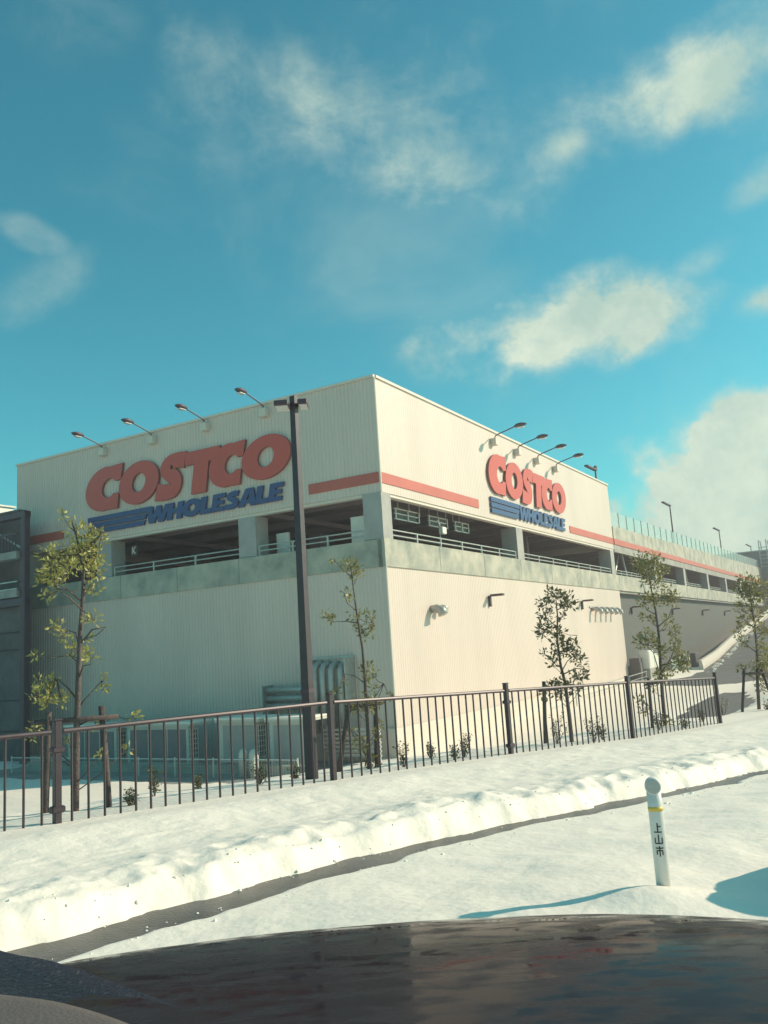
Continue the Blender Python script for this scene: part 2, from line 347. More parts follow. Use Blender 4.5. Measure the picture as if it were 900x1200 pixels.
for k in range(260):
    tc_ = g_.uniform(1.2, 12); side = g_.random(); qc = float(qgut(tc_))+(g_.uniform(.02, .35) if side < .6 else -g_.uniform(.15, .45))
    r_ = g_.uniform(.004, .010) if g_.random() < .85 else g_.uniform(.010, .020); c_ = TQ(tc_, qc, 0); c_.z = max(gz(c_.x, c_.y), float(zroad(np.array([tc_]))[0]))-r_*.1
    sx, sy, sz_ = g_.uniform(.7, 1.3), g_.uniform(.7, 1.3), g_.uniform(.6, 1.0)
    b_.loft([[c_+Vector((math.cos(a)*r_*f*sx*g_.uniform(.85, 1.15), math.sin(a)*r_*f*sy*g_.uniform(.85, 1.15), r_*hh*sz_)) for a in [i*math.pi/3.5 for i in range(7)]] for f, hh in ((.6, -.7), (1, -.1), (.9, .4), (.4, .85))])
o = b_.build('snow_crumbs', M['snow'], None, True); o['kind'] = 'stuff'; tag(o, 'crumbs of snow fallen along both edges of the wet road strip', 'snow')
# road under the snow: shows in the wet strip
rt, rq = np.meshgrid(np.linspace(-30, 60, 60), np.linspace(-8, 5.3, 14)); rX = rt*RE.x+rq*RM.x; rY = rt*RE.y+rq*RM.y
sheet('road', rX, rY, zroad(rt)+.0, M['asphalt'])
# yard paving sheet below the cleared snow
yu, yo = np.meshgrid(np.linspace(-5, 60, 70), np.linspace(.1, 14, 28)); yP = np.array([[tuple(UR(a, b, 0)) for a, b in zip(r1, r2)] for r1, r2 in zip(yu, yo)])
sheet('yard', yP[..., 0], yP[..., 1], base_z(yP[..., 0], yP[..., 1])[0]-.08, M['rampfloor'])

ys, yl = np.meshgrid(np.linspace(.6, 17, 30), np.linspace(.1, 6.2, 14)); yP = np.array([[tuple(WL(a, b, 0)) for a, b in zip(r1, r2)] for r1, r2 in zip(ys, yl)])
sheet('service_yard', yP[..., 0], yP[..., 1], base_z(yP[..., 0], yP[..., 1])[0]-.10, M['concrete_dark'])

# ------------------------------------------------------------------ the building
ZT, ZPB, ZS1, ZS2, ZPT, ZB, ZGR = 10.698, 6.672, 7.345, 6.985, 5.10, 4.164, -2.6
SL, UL = 18.76, 27.85
bld = thing('warehouse_building', tuple(BC+Z3*-1.95), 'big cream box-shaped warehouse store with open parking deck between ribbed wall panels and concrete parapets', 'building')
def ribbed(frame, a0, a1, z0, z1, out, thick, name, m):
    """ribbed metal cladding panel: real ribs along its face"""
    rd = .018 if frame is WL else .007; b = MB(); pitch = .152; n = int((a1-a0)/pitch); pitch = (a1-a0)/n; prof = []
    for i in range(n):
        x = a0+i*pitch
        prof += [(x, 0), (x+pitch*.55, 0), (x+pitch*.66, -rd), (x+pitch*.89, -rd)]
    prof.append((a1, 0))
    for (xa, oa), (xb, ob) in zip(prof, prof[1:]):
        b.quad(frame(xa, out+oa, z0), frame(xb, out+ob, z0), frame(xb, out+ob, z1), frame(xa, out+oa, z1))
    o2 = out-thick
    b.quad(frame(a0, o2, z0), frame(a0, o2, z1), frame(a1, o2, z1), frame(a1, o2, z0))
    b.quad(frame(a0, out, z0), frame(a1, out, z0), frame(a1, o2, z0), frame(a0, o2, z0)); b.quad(frame(a0, out, z1), frame(a0, o2, z1), frame(a1, o2, z1), frame(a1, out, z1))
    b.quad(frame(a0, out, z0), frame(a0, o2, z0), frame(a0, o2, z1), frame(a0, out, z1)); b.quad(frame(a1, out, z0), frame(a1, out, z1), frame(a1, o2, z1), frame(a1, o2, z0))
    return b.build(name, m, bld)
def fbox(frame, a0, a1, o0, o1, z0, z1, b=None, ch=0):
    b = b or MB(); o = frame(0, 0, 0); ax = frame(1, 0, 0)-o; ao = frame(0, 1, 0)-o
    if ax.cross(ao).z < 0: b.box(o, ao, ax, Z3, o0, o1, a0, a1, z0, z1, ch)
    else: b.box(o, ax, ao, Z3, a0, a1, o0, o1, z0, z1, ch)
    return b
ribbed(WL, .02, SL, ZPB, ZT-.06, 0, .3, 'upper_cladding', M['siding'])
ribbed(UR, .02, UL, ZPB, ZT-.06, 0, .3, 'upper_cladding', M['siding'])
ribbed(WL, .02, SL, ZGR, ZB, 0, .3, 'lower_cladding', M['siding'])
ribbed(UR, .02, UL+.2, -1.02, ZB, 0, .3, 'lower_cladding', M['siding'])
b = MB(); fbox(UR, -.08, UL+.2, -.3, .08, ZGR, -1.02, b); b.build('plinth', M['siding_trim'], bld)
b = MB(); fbox(WL, -.02, SL+.05, -.35, .06, ZT-.06, ZT+.03, b); fbox(UR, .08, UL+.04, -.35, .06, ZT-.06, ZT+.03, b)
b.build('roof_trim', M['siding_trim'], bld)
b = MB(); b.tube([UR(.01, .01, ZPB), UR(.01, .01, ZT-.062)], .045, 8); b.tube([UR(.01, .01, -1.9), UR(.01, .01, ZB-.002)], .045, 8); b.build('corner_trim', M['siding_trim'], bld)
# roof slab and hidden sides of the tall block
b = MB(); fbox(UR, .3, UL-.05, -SL+.3, -.36, ZT-.55, ZT-.35, b); fbox(UR, UL-.25, UL, -SL, -.31, ZPB, ZT-.07, b); fbox(UR, .3, UL-.3, -SL, -SL+.25, ZPB, ZT-.07, b)
b.build('roof', M['siding_trim'], bld)
# bottom lintel under the cladding
b = MB(); fbox(WL, .35, SL, -.30, -.04, ZPB-.10, ZPB-.003, b); fbox(UR, .35, UL, -.30, -.04, ZPB-.10, ZPB-.003, b); b.build('lintel', M['siding_trim'], bld)
# red band
b = MB(); fbox(WL, .02, 2.90, .003, .030, ZS2, ZS1, b); b.build('red_band', M['redband'], bld)
b = MB(); fbox(WL, 15.66, SL-.01, .003, .030, ZS2, ZS1, b); b.build('red_band', M['redband'], bld)
b = MB(); fbox(UR, -.03, 7.93, .003, .030, ZS2, ZS1, b); b.build('red_band', M['redband'], bld)
b = MB(); fbox(UR, 19.59, UL, .003, .030, ZS2, ZS1, b); b.build('red_band', M['redband'], bld)
# concrete parapets with panel joints
def parapet(frame, a0, a1, z0, z1, step, o0=-.22, o1=.05, zend=None):
    b = MB(); x = a0
    while x < a1-.01:
        e = min(x+step, a1); k0 = (x-a0)/(a1-a0); k1 = (e-a0)/(a1-a0)
        t0 = z1 if zend is None else z1+(zend-z1)*k0; t1 = z1 if zend is None else z1+(zend-z1)*k1
        xe = e-.03; P = [frame(x, o0, z0), frame(xe, o0, z0), frame(xe, o1, z0), frame(x, o1, z0), frame(x, o0, t0), frame(xe, o0, t1), frame(xe, o1, t1), frame(x, o1, t0)]
        b.hexa(P)
        if e < a1-.01: b.hexa([frame(xe+.001, o0, z0+.01), frame(e-.001, o0, z0+.01), frame(e-.001, o1-.02, z0+.01), frame(xe+.001, o1-.02, z0+.01), frame(xe+.001, o0, t0-.01), frame(e-.001, o0, t0-.01), frame(e-.001, o1-.02, t0-.01), frame(xe+.001, o1-.02, t0-.01)])
        x = e
    return b
parapet(WL, .06, SL, ZB, ZPT-.02, 3.05).build('parapet', M['concrete'], bld)
parapet(UR, -.05, 100, ZB, ZPT, 4.02).build('parapet', M['concrete'], bld)
# upper concrete band and red stripe of the long deck beyond the tall block
parapet(UR, UL+.04, 99, ZS1, 8.12, 5.0, zend=9.10).build('roof_parapet', M['concrete'], bld)
b = MB(); fbox(UR, UL+.01, 99, -.2, .07, ZS2, ZS1-.003, b); b.build('red_band', M['redband'], bld)
b = MB(); fbox(UR, UL+.01, 99, -.2, .02, ZPB-.15, ZS2-.003, b); b.build('beam', M['concrete_dark'], bld)
# columns
def column(frame, a0, a1, m='column', o0=-.75, o1=-.02):
    b = MB(); fbox(frame, a0, a1, o0, o1, ZPT+.002, ZPB-.104, b); return b.build('column', M[m], bld)
b = MB(); fbox(UR, -.01, .62, -.72, .01, ZPT+.002, ZPB-.003, b); b.build('column', M['column'], bld)
for s0, s1 in ((5.36, 6.16), (12.83, 13.68), (17.9, 18.7)): column(WL, s0, s1)
for u0, u1 in ((11.95, 12.72), (27.0, 27.75)): column(UR, u0, u1)
for u0 in (37.8, 47.8, 58.0, 68.0, 77.7, 87.6): column(UR, u0, u0+.75, 'column', -.6, .0)
# deck slab, ceiling with beams, back walls and inner columns
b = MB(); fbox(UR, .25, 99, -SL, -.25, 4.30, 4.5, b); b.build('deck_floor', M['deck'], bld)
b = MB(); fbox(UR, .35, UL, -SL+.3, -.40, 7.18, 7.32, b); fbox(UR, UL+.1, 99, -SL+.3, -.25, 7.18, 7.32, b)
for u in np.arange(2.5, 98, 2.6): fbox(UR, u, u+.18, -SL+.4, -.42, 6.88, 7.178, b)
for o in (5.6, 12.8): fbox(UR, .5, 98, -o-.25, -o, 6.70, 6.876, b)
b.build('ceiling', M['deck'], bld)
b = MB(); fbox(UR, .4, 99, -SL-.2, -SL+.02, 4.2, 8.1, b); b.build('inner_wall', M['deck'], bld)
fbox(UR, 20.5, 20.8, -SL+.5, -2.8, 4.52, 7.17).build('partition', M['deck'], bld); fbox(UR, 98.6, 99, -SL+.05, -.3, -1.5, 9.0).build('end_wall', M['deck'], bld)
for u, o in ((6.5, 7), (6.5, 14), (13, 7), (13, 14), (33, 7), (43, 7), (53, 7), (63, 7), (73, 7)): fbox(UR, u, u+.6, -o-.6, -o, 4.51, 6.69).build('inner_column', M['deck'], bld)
# light boards seen inside the opening of the shaded face
for s, z1, wdt in ((4.55, 5.95, .55), (1.2, 6.12, .62)):
    b = MB(); fbox(WL, s, s+wdt, -1.0, -.9, 4.6, z1, b); b.build('board', M['white'], bld)
# grey recessed wall below the long deck, ends behind the ramp
b = MB(); fbox(UR, UL+.21, 99, -1.0, -.42, -2.4, ZB-.003, b); b.build('grey_wall', M['greywall'], bld)
b = MB(); fbox(UR, UL+.21, 99, -.41, -.05, ZB-.14, ZB-.002, b); b.build('soffit', M['concrete_dark'], bld)
# V braces in the long deck's openings
for u0 in (29.3, 39.6, 49.4, 59.6, 69.6, 79.6):
    for a, c in ((u0+.6, u0+3.0), (u0+4.6, u0+3.4)):
        b = MB(); b.tube([UR(a, -.9, 4.55), UR(c, -.9, 7.1)], .09, 8); b.build('brace', M['galv'], bld)
# deck railings just behind the parapets
def railing(frame, a0, a1, z0, h, step, label, o=-.12, name='deck_railing'):
    t = thing(name, tuple(frame((a0+a1)/2, o, z0)), label, 'railing', 'low galvanised railings in the deck openings')
    b = MB()
    for zz in (h, h*.5): b.tube([frame(a0, o, z0+zz), frame(a1, o, z0+zz)], .028, 6)
    b.build('rail', M['galv'], t)
    n = max(1, round((a1-a0)/step))
    for i in range(n+1):
        x = a0+(a1-a0)*i/n; b = MB(); fbox(frame, x-.03, x+.03, o-.03, o+.03, z0+.002, z0+h+.02, b); b.build('post', M['galv'], t)
railing(WL, .8, 5.3, ZPT, .36, 1.5, 'railing on the shaded parapet between the corner column and the next column')
railing(WL, 6.2, 12.75, ZPT, .36, 1.9, 'railing on the shaded parapet under the big sign, behind the left tree side')
railing(UR, .7, 11.85, ZPT, .36, 1.95, 'railing on the sunlit parapet just right of the building corner')
railing(UR, 12.8, 26.9, ZPT, .34, 2.0, 'railing on the sunlit parapet under the blue lettering')
for u0, u1, txt in ((28.0, 37.6, 'first deck opening past the tall block'), (38.7, 47.6, 'deck opening behind the second tree from the right'), (48.7, 57.8, 'third deck opening past the tall block'), (58.9, 67.8, 'fourth deck opening past the tall block'), (68.9, 77.5, 'fifth deck opening past the tall block'), (78.6, 87.4, 'far deck opening beside the rightmost tree')):
    railing(UR, u0+.1, u0+6.2, ZPT, .32, 1.3, 'short low railing in the '+txt)
# framed units hung inside the near opening
for i, (u0, u1) in enumerate(((2.3, 4.1), (4.9, 6.5), (7.2, 8.5))):
    t = thing('hanging_unit', tuple(UR((u0+u1)/2, -1, 6.3)), ['white-framed unit hanging under the deck ceiling, nearest the building corner', 'white-framed unit hanging under the deck ceiling, middle of three', 'white-framed unit hanging under the deck ceiling, smallest and farthest from the corner'][i], 'ceiling unit', 'framed units hanging in the deck opening')
    b = MB(); fbox(UR, u0+.06, u1-.06, -1.5, -.86, 6.12, 6.46, b); b.build('casing', M['hvac_dark'], t)
    b = MB()
    for z0 in (6.08, 6.28, 6.46): fbox(UR, u0, u1, -.85, -.80, z0, z0+.035, b)
    b.build('frame', M['white'], t)
    for x in (u0, (u0+u1)/2, u1-.04):
        fbox(UR, x, x+.04, -.795, -.76, 6.08, 6.49).build('upright', M['white'], t); fbox(UR, x, x+.03, -1.2, -1.16, 6.47, 6.87).build('hanger', M['white'], t)
t = thing('deck_lamp', tuple(UR(5.2, -.5, ZPT)), 'small white lamp on a short pole behind the sunlit parapet', 'lamp')
b = MB(); b.tube([UR(5.2, -.5, 4.5), UR(5.2, -.5, 6.2)], .03, 6); b.tube([UR(5.2, -.5, 6.1), UR(4.9, -.45, 6.25)], .025, 6); b.build('pole', M['galv'], t)
b = MB(); fbox(UR, 5.05, 5.4, -.48, -.3, 5.72, 6.0, b, .02); b.build('lamp_head', M['white'], t)
# small signs on deck column
b = MB(); fbox(WL, 12.25, 12.6, -.9, -.86, 5.95, 6.4, b); o = b.build('deck_sign', M['hvac_dark']); tag(o, 'small dark bay sign reading K beside the left deck column', 'sign')

# ------------------------------------------------------------------ signs: letters as real raised shapes
def ell(cx, cz, rx, rz, a0, a1, n=28):
    return [(cx+rx*math.cos(R(a0+(a1-a0)*i/n)), cz+rz*math.sin(R(a0+(a1-a0)*i/n))) for i in range(n+1)]
def stroke(pts, wd):
    P = []; n = len(pts)
    for i in range(n-1):
        p0 = pts[max(i-1, 0)]; p1 = pts[i]; p2 = pts[i+1]; p3 = pts[min(i+2, n-1)]
        for k in range(8):
            t = k/8; f = lambda a, b_, c, d: .5*((2*b_)+(-a+c)*t+(2*a-5*b_+4*c-d)*t*t+(-a+3*b_-3*c+d)*t**3)
            P.append((f(p0[0], p1[0], p2[0], p3[0]), f(p0[1], p1[1], p2[1], p3[1]), wd[i]+(wd[i+1]-wd[i])*t))
    P.append((*pts[-1], wd[-1])); Lh = []; Rh = []
    for i, (x, z, w) in enumerate(P):
        a = P[max(i-1, 0)]; c = P[min(i+1, len(P)-1)]; dx, dz = c[0]-a[0], c[1]-a[1]; l = math.hypot(dx, dz) or 1
        Lh.append((x-dz/l*w/2, z+dx/l*w/2)); Rh.append((x+dz/l*w/2, z-dx/l*w/2))
    return Lh+Rh[::-1]
def LET(c):
    """loops on a box about 2 wide x 1.76 high, centred on 0"""
    if c == 'C': return [[(.93, .92), (.30, .885)]+ell(0, 0, 1.08, .90, 78, 282, 40)+[(.30, -.885), (.86, -.90), (.86, -.27)]+ell(.26, 0, .40, .39, -40, -320, 34)+[(.90, .27)]]
    if c == 'O': return [ell(0, 0, 1.10, .88, 0, 354, 60), ell(0, 0, .37, .40, 0, 352, 44)]
    if c == 'S': return [stroke([(.74, .56), (.30, .60), (-.16, .56), (-.34, .34), (0, .06), (.32, -.20), (.26, -.54), (-.22, -.60), (-.76, -.54)], [.64, .62, .60, .60, .62, .60, .60, .62, .68])]
    if c == 'T': return [[(-.86, .86), (.90, .86), (.90, .34), (.38, .34), (.38, -.86), (-.38, -.86), (-.38, .34), (-.86, .34)]]
    # block letters: 1 high, drawn from x=0
    if c == 'W': return [[(0, 1), (.32, 1), (.40, .45), (.56, 1), (.80, 1), (.92, .45), (1.06, 1), (1.36, 1), (1.08, 0), (.78, 0), (.67, .42), (.53, 0), (.22, 0)]]
    if c == 'H': return [[(0, 0), (.30, 0), (.30, .37), (.55, .37), (.55, 0), (.85, 0), (.85, 1), (.55, 1), (.55, .64), (.30, .64), (.30, 1), (0, 1)]]
    if c == 'o': return [ell(.5, .5, .53, .52, 0, 352, 44), ell(.5, .5, .18, .22, 0, 350, 30)]
    if c == 'L': return [[(0, 0), (.62, 0), (.62, .27), (.30, .27), (.30, 1), (0, 1)]]
    if c == 'E': return [[(0, 0), (.66, 0), (.66, .25), (.30, .25), (.30, .385), (.61, .385), (.61, .62), (.30, .62), (.30, .75), (.66, .75), (.66, 1), (0, 1)]]
    if c == 's': return [stroke([(.66, .84), (.42, .87), (.24, .80), (.22, .66), (.40, .53), (.58, .38), (.52, .18), (.30, .13), (.02, .17)], [.29, .28, .27, .27, .28, .27, .27, .29, .31])]
    if c == 'A': return [[(0, 0), (.30, 0), (.345, .16), (.60, .16), (.63, 0), (.95, 0), (.68, 1), (.30, 1)], [(.40, .38), (.555, .38), (.48, .72)]]
    if c == 'K': return [[(0, 0), (.26, 0), (.26, .36), (.60, 0), (.92, 0), (.46, .52), (.88, 1), (.58, 1), (.26, .64), (.26, 1), (0, 1)]]
def letter_obj(loops, frame, sgn, a_org, z_org, o0, depth, m, side, parent, name='letter'):
    cu = bpy.data.curves.new(name, 'CURVE'); cu.dimensions = '2D'; cu.fill_mode = 'BOTH'; cu.extrude = depth/2; cu.bevel_depth = 0
    for lp in loops:
        sp = cu.splines.new('POLY'); sp.points.add(len(lp)-1); sp.use_cyclic_u = True
        for i, (x, z) in enumerate(lp): sp.points[i].co = (x, z, 0, 1)
    tmp = bpy.data.objects.new(name+'_tmp', cu); me = bpy.data.meshes.new_from_object(tmp); bpy.data.objects.remove(tmp); bpy.data.curves.remove(cu)
    l = Vector(parent['_loc'])
    for v in me.vertices:
        p = frame(a_org+sgn*v.co.x, o0+depth/2+v.co.z, z_org+v.co.y)-l; v.co = p
    me.materials.clear(); me.materials.append(m); me.materials.append(side)
    me.update(); nrm = (frame(0, 1, 0)-frame(0, 0, 0))
    for p in me.polygons: p.use_smooth = False; p.material_index = 0 if abs(p.normal.dot(nrm)) > .6 else 1
    me.name = name; o = bpy.data.objects.new(name, me); COL.objects.link(o); o.parent = parent; NEED.append(o); return o
def store_sign(frame, sgn, a0, width, label, depth):
    k = width/10.48; t = thing('store_sign', tuple(frame(a0+sgn*width/2, 0, 7.0)), label, 'sign', 'big red and blue shop signs')
    sh = .16
    X0 = {0: (1.03, 1.02, 'C', 8.73, 1.0), 1: (3.00, 1.0, 'O', 8.69, .98), 2: (4.74, .93, 'S', 8.66, .98), 3: (6.28, .98, 'T', 8.62, .97), 4: (7.60, .82, 'C', 8.63, .90), 5: (9.42, 1.02, 'O', 8.635, .92)}
    for i in range(6):
        cx, wx, ch, cz, hz = X0[i]
        loops = [[(x*wx*k+z*sh, z*hz) for x, z in lp] for lp in LET(ch)]
        letter_obj(loops, frame, sgn, a0+sgn*cx*k, cz, .03, depth+.004*(i % 2), M['red'], M['sign_side'], t)
    x = 3.28
    for ch, adv in (('W', 1.30), ('H', .90), ('o', 1.02), ('L', .66), ('E', .70), ('s', .76), ('A', .92), ('L', .66), ('E', .70)):
        h = .64; loops = [[((px*h*1.44)*k+pz*h*.22, pz*h*1.02) for px, pz in lp] for lp in LET(ch)]
        letter_obj(loops, frame, sgn, a0+sgn*x*k, 6.955, .03, depth*.8, M['blue'], M['blue'], t, 'small_letter')
        x += adv*h*1.36*.985/1.0*(6.75/ (7.62*.64*1.36*.985))
    for j, (z0, z1, x1) in enumerate(((7.435, 7.635, 3.62), (7.185, 7.385, 3.40), (6.945, 7.135, 3.30))):
        loops = [[(0, 0), ((x1-.10)*k, 0), (x1*k, z1-z0), (0, z1-z0)]]
        letter_obj(loops, frame, sgn, a0, z0, .03, depth*.7, M['blue'], M['blue'], t, 'stripe')
store_sign(WL, -1, 14.07, 10.48, 'large red and blue COSTCO WHOLESALE lettering on the shaded left wall, behind the lamp pole'.replace('COSTCO WHOLESALE ', ''), .10)
store_sign(UR, 1, 9.12, 9.9, 'large red and blue lettering on the sunlit right wall', .09)
loops = [[(x*.26, z*.30) for x, z in lp] for lp in LET('K')]
kk = letter_obj(loops, WL, -1, 12.54, 6.03, -.855, .01, M['white'], M['white'], o)

# ------------------------------------------------------------------ sign lamps on arms
def arm_lamp(frame, a, label, flip, zm):
    t = thing('sign_lamp', tuple(frame(a, 0, zm)), label, 'lamp', 'arm lamps above the shop signs')
    b = MB(); fbox(frame, a-.14, a+.14, .002, .26, zm-.17, zm+.14, b, .015); b.build('mount_box', M['siding_trim'], t)
    b = MB(); b.tube([frame(a, .15, zm+.14), frame(a, .20, zm+.24), frame(a, .34, zm+.30), frame(a, 1.25, zm+.52)], .026, 7); b.build('arm', M['darkmetal'], t)
    b = MB(); rings = []
    for o, h, w in ((1.10, .03, .05), (1.22, .09, .12), (1.42, .10, .15), (1.60, .05, .12), (1.68, .015, .05)):
        zc = zm+.50+(o-1.1)*.05; rings.append([frame(a+w*math.cos(q), o, zc+h*math.sin(q)) for q in [2*math.pi*i/10 for i in range(10)]])
    b.loft(rings); lh = b.build('lamp_head', M['darkmetal'], t, True)
    b = MB(); fbox(frame, a-.09, a+.09, 1.25, 1.55, zm+.40, zm+.425, b); b.build('lens', M['lens'], lh)
for i, s in enumerate((13.11, 10.28, 7.48, 4.63)):
    arm_lamp(WL, s, ['leftmost', 'second from left', 'third from left', 'nearest the lamp pole'][i].join(('arm lamp over the shaded wall sign, ', ' of four')), 1, 10.30)
for i, u in enumerate((9.93, 12.64, 15.22, 17.91)):
    arm_lamp(UR, u, ['nearest the building corner', 'second from the corner', 'third from the corner', 'farthest from the corner'][i].join(('arm lamp over the sunlit wall sign, ', ', of four')), 0, 10.16)

# ------------------------------------------------------------------ wall lamps, vents on lower walls
def wall_lamp(u, o, z, label, m='darkmetal'):
    t = thing('wall_lamp', tuple(UR(u, o, z)), label, 'lamp', 'small dark wall lamps under the parapet')
    b = MB(); fbox(UR, u-.06, u+.06, o+.002, o+.1, z-.42, z+.02, b); b.build('bracket', M[m], t)
    b = MB(); fbox(UR, u-.13, u+.13, o+.101, o+.66, z-.02, z+.07, b, .02); b.build('lamp_head', M[m], t)
for i, u in enumerate((8.2, 20.3)): wall_lamp(u, 0, 3.36, ['dark wall lamp on the cream wall near the round vent hood', 'dark wall lamp on the cream wall behind the third tree'][i])
for i, u in enumerate((31.9, 43.9, 56.0, 67.6)): wall_lamp(u, -.42, 3.2, ['dark wall lamp on the grey wall, behind the second tree from right', 'dark wall lamp on the grey wall, just right of that tree', 'dark wall lamp on the grey wall, third along from the cream block', 'dark wall lamp on the grey wall, nearest the ramp top'][i])
t = thing('vent_hood', tuple(UR(3.2, 0, 2.7)), 'round metal vent hood on the cream wall near the building corner', 'vent')
b = MB(); b.tube([UR(3.05, .002, 2.78), UR(3.05, .22, 2.80), UR(3.05, .40, 2.72), UR(3.05, .46, 2.56)], [.14, .15, .17, .19], 14); b.build('hood', M['galv'], t, True)
b = MB(); b.tube([UR(3.5, .002, 2.80), UR(3.5, .20, 2.84), UR(3.5, .36, 2.74)], [.08, .11, .15], 12); b.build('spotlight', M['galv'], t, True)
t = thing('vent_row', tuple(UR(24.4, 0, 2.9)), 'row of five slanted vent pipes on the cream wall', 'vent')
for i in range(5):
    u = 22.0+i*1.0; b = MB(); b.tube([UR(u, .002, 2.95), UR(u, .30, 2.99), UR(u, .50, 2.86), UR(u, .56, 2.68)], [.10, .11, .12, .13], 10); b.build('pipe', M['galv'], t, True)
b = MB(); fbox(UR, 21.6, 26.6, .002, .05, 3.03, 3.12, b); b.build('rail', M['galv'], t)

# ------------------------------------------------------------------ rooftop fence and lamps, stair house
t = thing('rooftop_fence', tuple(UR(60, 0, 8.5)), 'pale see-through screen fence along the top of the parking deck', 'fence')
def ztop(u): return 8.12+(9.10-8.12)*(u-UL)/(99-UL)
n = 36
for i in range(n+1):
    u = UL+.3+(97.8-UL-.3)*i/n; b = MB(); fbox(UR, u-.035, u+.035, -.16, -.09, ztop(u)+.002, ztop(u)+1.02, b); b.build('post', M['galv'], t)
    if i < n:
        u2 = UL+.3+(97.8-UL-.3)*(i+1)/n; b = MB()
        b.hexa([UR(u+.04, -.13, ztop(u)+.06), UR(u2-.04, -.13, ztop(u2)+.06), UR(u2-.04, -.12, ztop(u2)+.06), UR(u+.04, -.12, ztop(u)+.06), UR(u+.04, -.13, ztop(u)+.98), UR(u2-.04, -.13, ztop(u2)+.98), UR(u2-.04, -.12, ztop(u2)+.98), UR(u+.04, -.12, ztop(u)+.98)])
        b.build('panel', M['mesh_panel'], t)
def roof_lamp(u, o, z0, z1, arm, label, extra=False):
    t = thing('deck_street_lamp', tuple(UR(u, o, z0)), label, 'street lamp', 'pole lamps on the roof deck')
    b = MB(); b.tube([UR(u, o, z0), UR(u, o, z1)], [.09, .055], 8); b.build('pole', M['darkmetal'], t)
    b = MB(); fbox(UR, u-arm, u+.05, o-.13, o+.13, z1-.02, z1+.09, b, .02); b.build('lamp_head', M['darkmetal'], t)
    b = MB(); fbox(UR, u-.13, u+.13, o+.06, o+.26, z0+(z1-z0)*.28, z0+(z1-z0)*.28+.26, b); b.build('control_box', M['darkmetal'], t)
    if extra: b = MB(); b.tube([UR(u, o, z1+.05), UR(u+.1, o, z1+.3)], .12, 8); b.build('sensor', M['darkmetal'], t)
roof_lamp(30.9, -1.5, 7.35, 12.3, 2.0, 'small pole lamp behind the right end of the tall block', True)
roof_lamp(53.0, -1.5, 7.35, 12.45, 2.7, 'pole lamp on the roof deck right of the tall block, the tallest looking')
roof_lamp(77.9, -1.5, 7.35, 12.45, 3.3, 'pole lamp on the roof deck midway to the grey stair house')
roof_lamp(103.0, -1.5, 7.35, 12.45, 4.0, 'farthest pole lamp beside the hooped ladder')
sh_ = thing('stair_house', tuple(UR(100, 0, 8)), 'dark grey boxy stair house at the far end of the parking deck', 'building')
b = MB(); fbox(UR, 97.5, 112, -10, 3.2, -2, 11.25, b); b.build('wall', M['roofbox'], sh_)
b = MB(); fbox(UR, 97.3, 112.2, -10.2, 3.4, 11.253, 11.4, b); b.build('roof', M['galv'], sh_)
b = MB(); fbox(UR, 98.2, 100.4, 3.203, 3.28, 4.6, 8.0, b); b.build('door', M['hvac_dark'], sh_)
t = thing('hooped_ladder', tuple(UR(96, .3, 9.2)), 'steel hooped ladder standing against the grey stair house', 'ladder')
b = MB()
for o in (.25, 1.15): b.tube([UR(96.8, o, 8.9), UR(96.8, o, 12.2), UR(97.2, o, 12.7), UR(98.6, o, 12.7), UR(99.2, o, 12.2), UR(99.2, o, 11.4)], .07, 6)
b.build('side_rail', M['galv'], t)
b = MB()
for z in np.arange(9.2, 12.2, .5): b.tube([UR(96.8, .25, z), UR(96.8, 1.15, z)], .05, 6)
b.build('rung', M['galv'], t)

# ------------------------------------------------------------------ ramp beside the building
def rz(u): return float(np.interp(u, [20, 34, 38, 46, 54, 71, 100, 140], [-1.45, -1.42, -1.34, -.75, .18, 1.72, 4.3, 4.45]))
us = np.linspace(31, 135, 80); P = np.array([[tuple(UR(u, o, rz(u)-.02 if u > 34 else -1.55)) for u in us] for o in (2.2, 4, 6, 8, 9.6)])
sheet('ramp', P[..., 0], P[..., 1], P[..., 2], M['rampfloor'])
def barrier(o, u0, u1, h, label, th=.28, zoff=0):
    b = MB(); us = np.linspace(u0, u1, 40)
    rings = [[UR(u, o-th/2, rz(u)-.6), UR(u, o+th/2, rz(u)-.6), UR(u, o+th/2, rz(u)+h*.3), UR(u, o+th/2-.08, rz(u)+h), UR(u, o-th/2, rz(u)+h)] for u in us]
    b.loft([r[::-1] for r in rings]); return tag(b.build('concrete_barrier', M['siding_trim'], None, False, tuple(UR((u0+u1)/2, o, rz((u0+u1)/2)))), label, 'barrier')
barrier(2.05, 39.5, 97, .62, 'pale concrete barrier climbing along the inner side of the ramp')
barrier(9.5, 47, 130, .75, 'pale concrete barrier along the outer edge of the ramp at the right edge')
b = MB()
for k in range(60):
    u = rng.uniform(36, 62); o = 2.45+rng.random()*.35+max(0, (44-u))*.06; r = rng.uniform(.06, .17); z = rz(u)+r*.2
    c = UR(u, o, z); b.loft([[c+Vector((math.cos(a)*r*f*rng.uniform(.8, 1.2), math.sin(a)*r*f*rng.uniform(.8, 1.2), r*h_)) for a in [i*math.pi/3.5 for i in range(7)]] for f, h_ in ((.9, -.5), (1, 0), (.75, .4), (.3, .6))])
o = b.build('snow_heap', M['snow']); o['kind'] = 'stuff'; tag(o, 'lumps of cleared snow along the foot of the ramp barrier', 'snow')
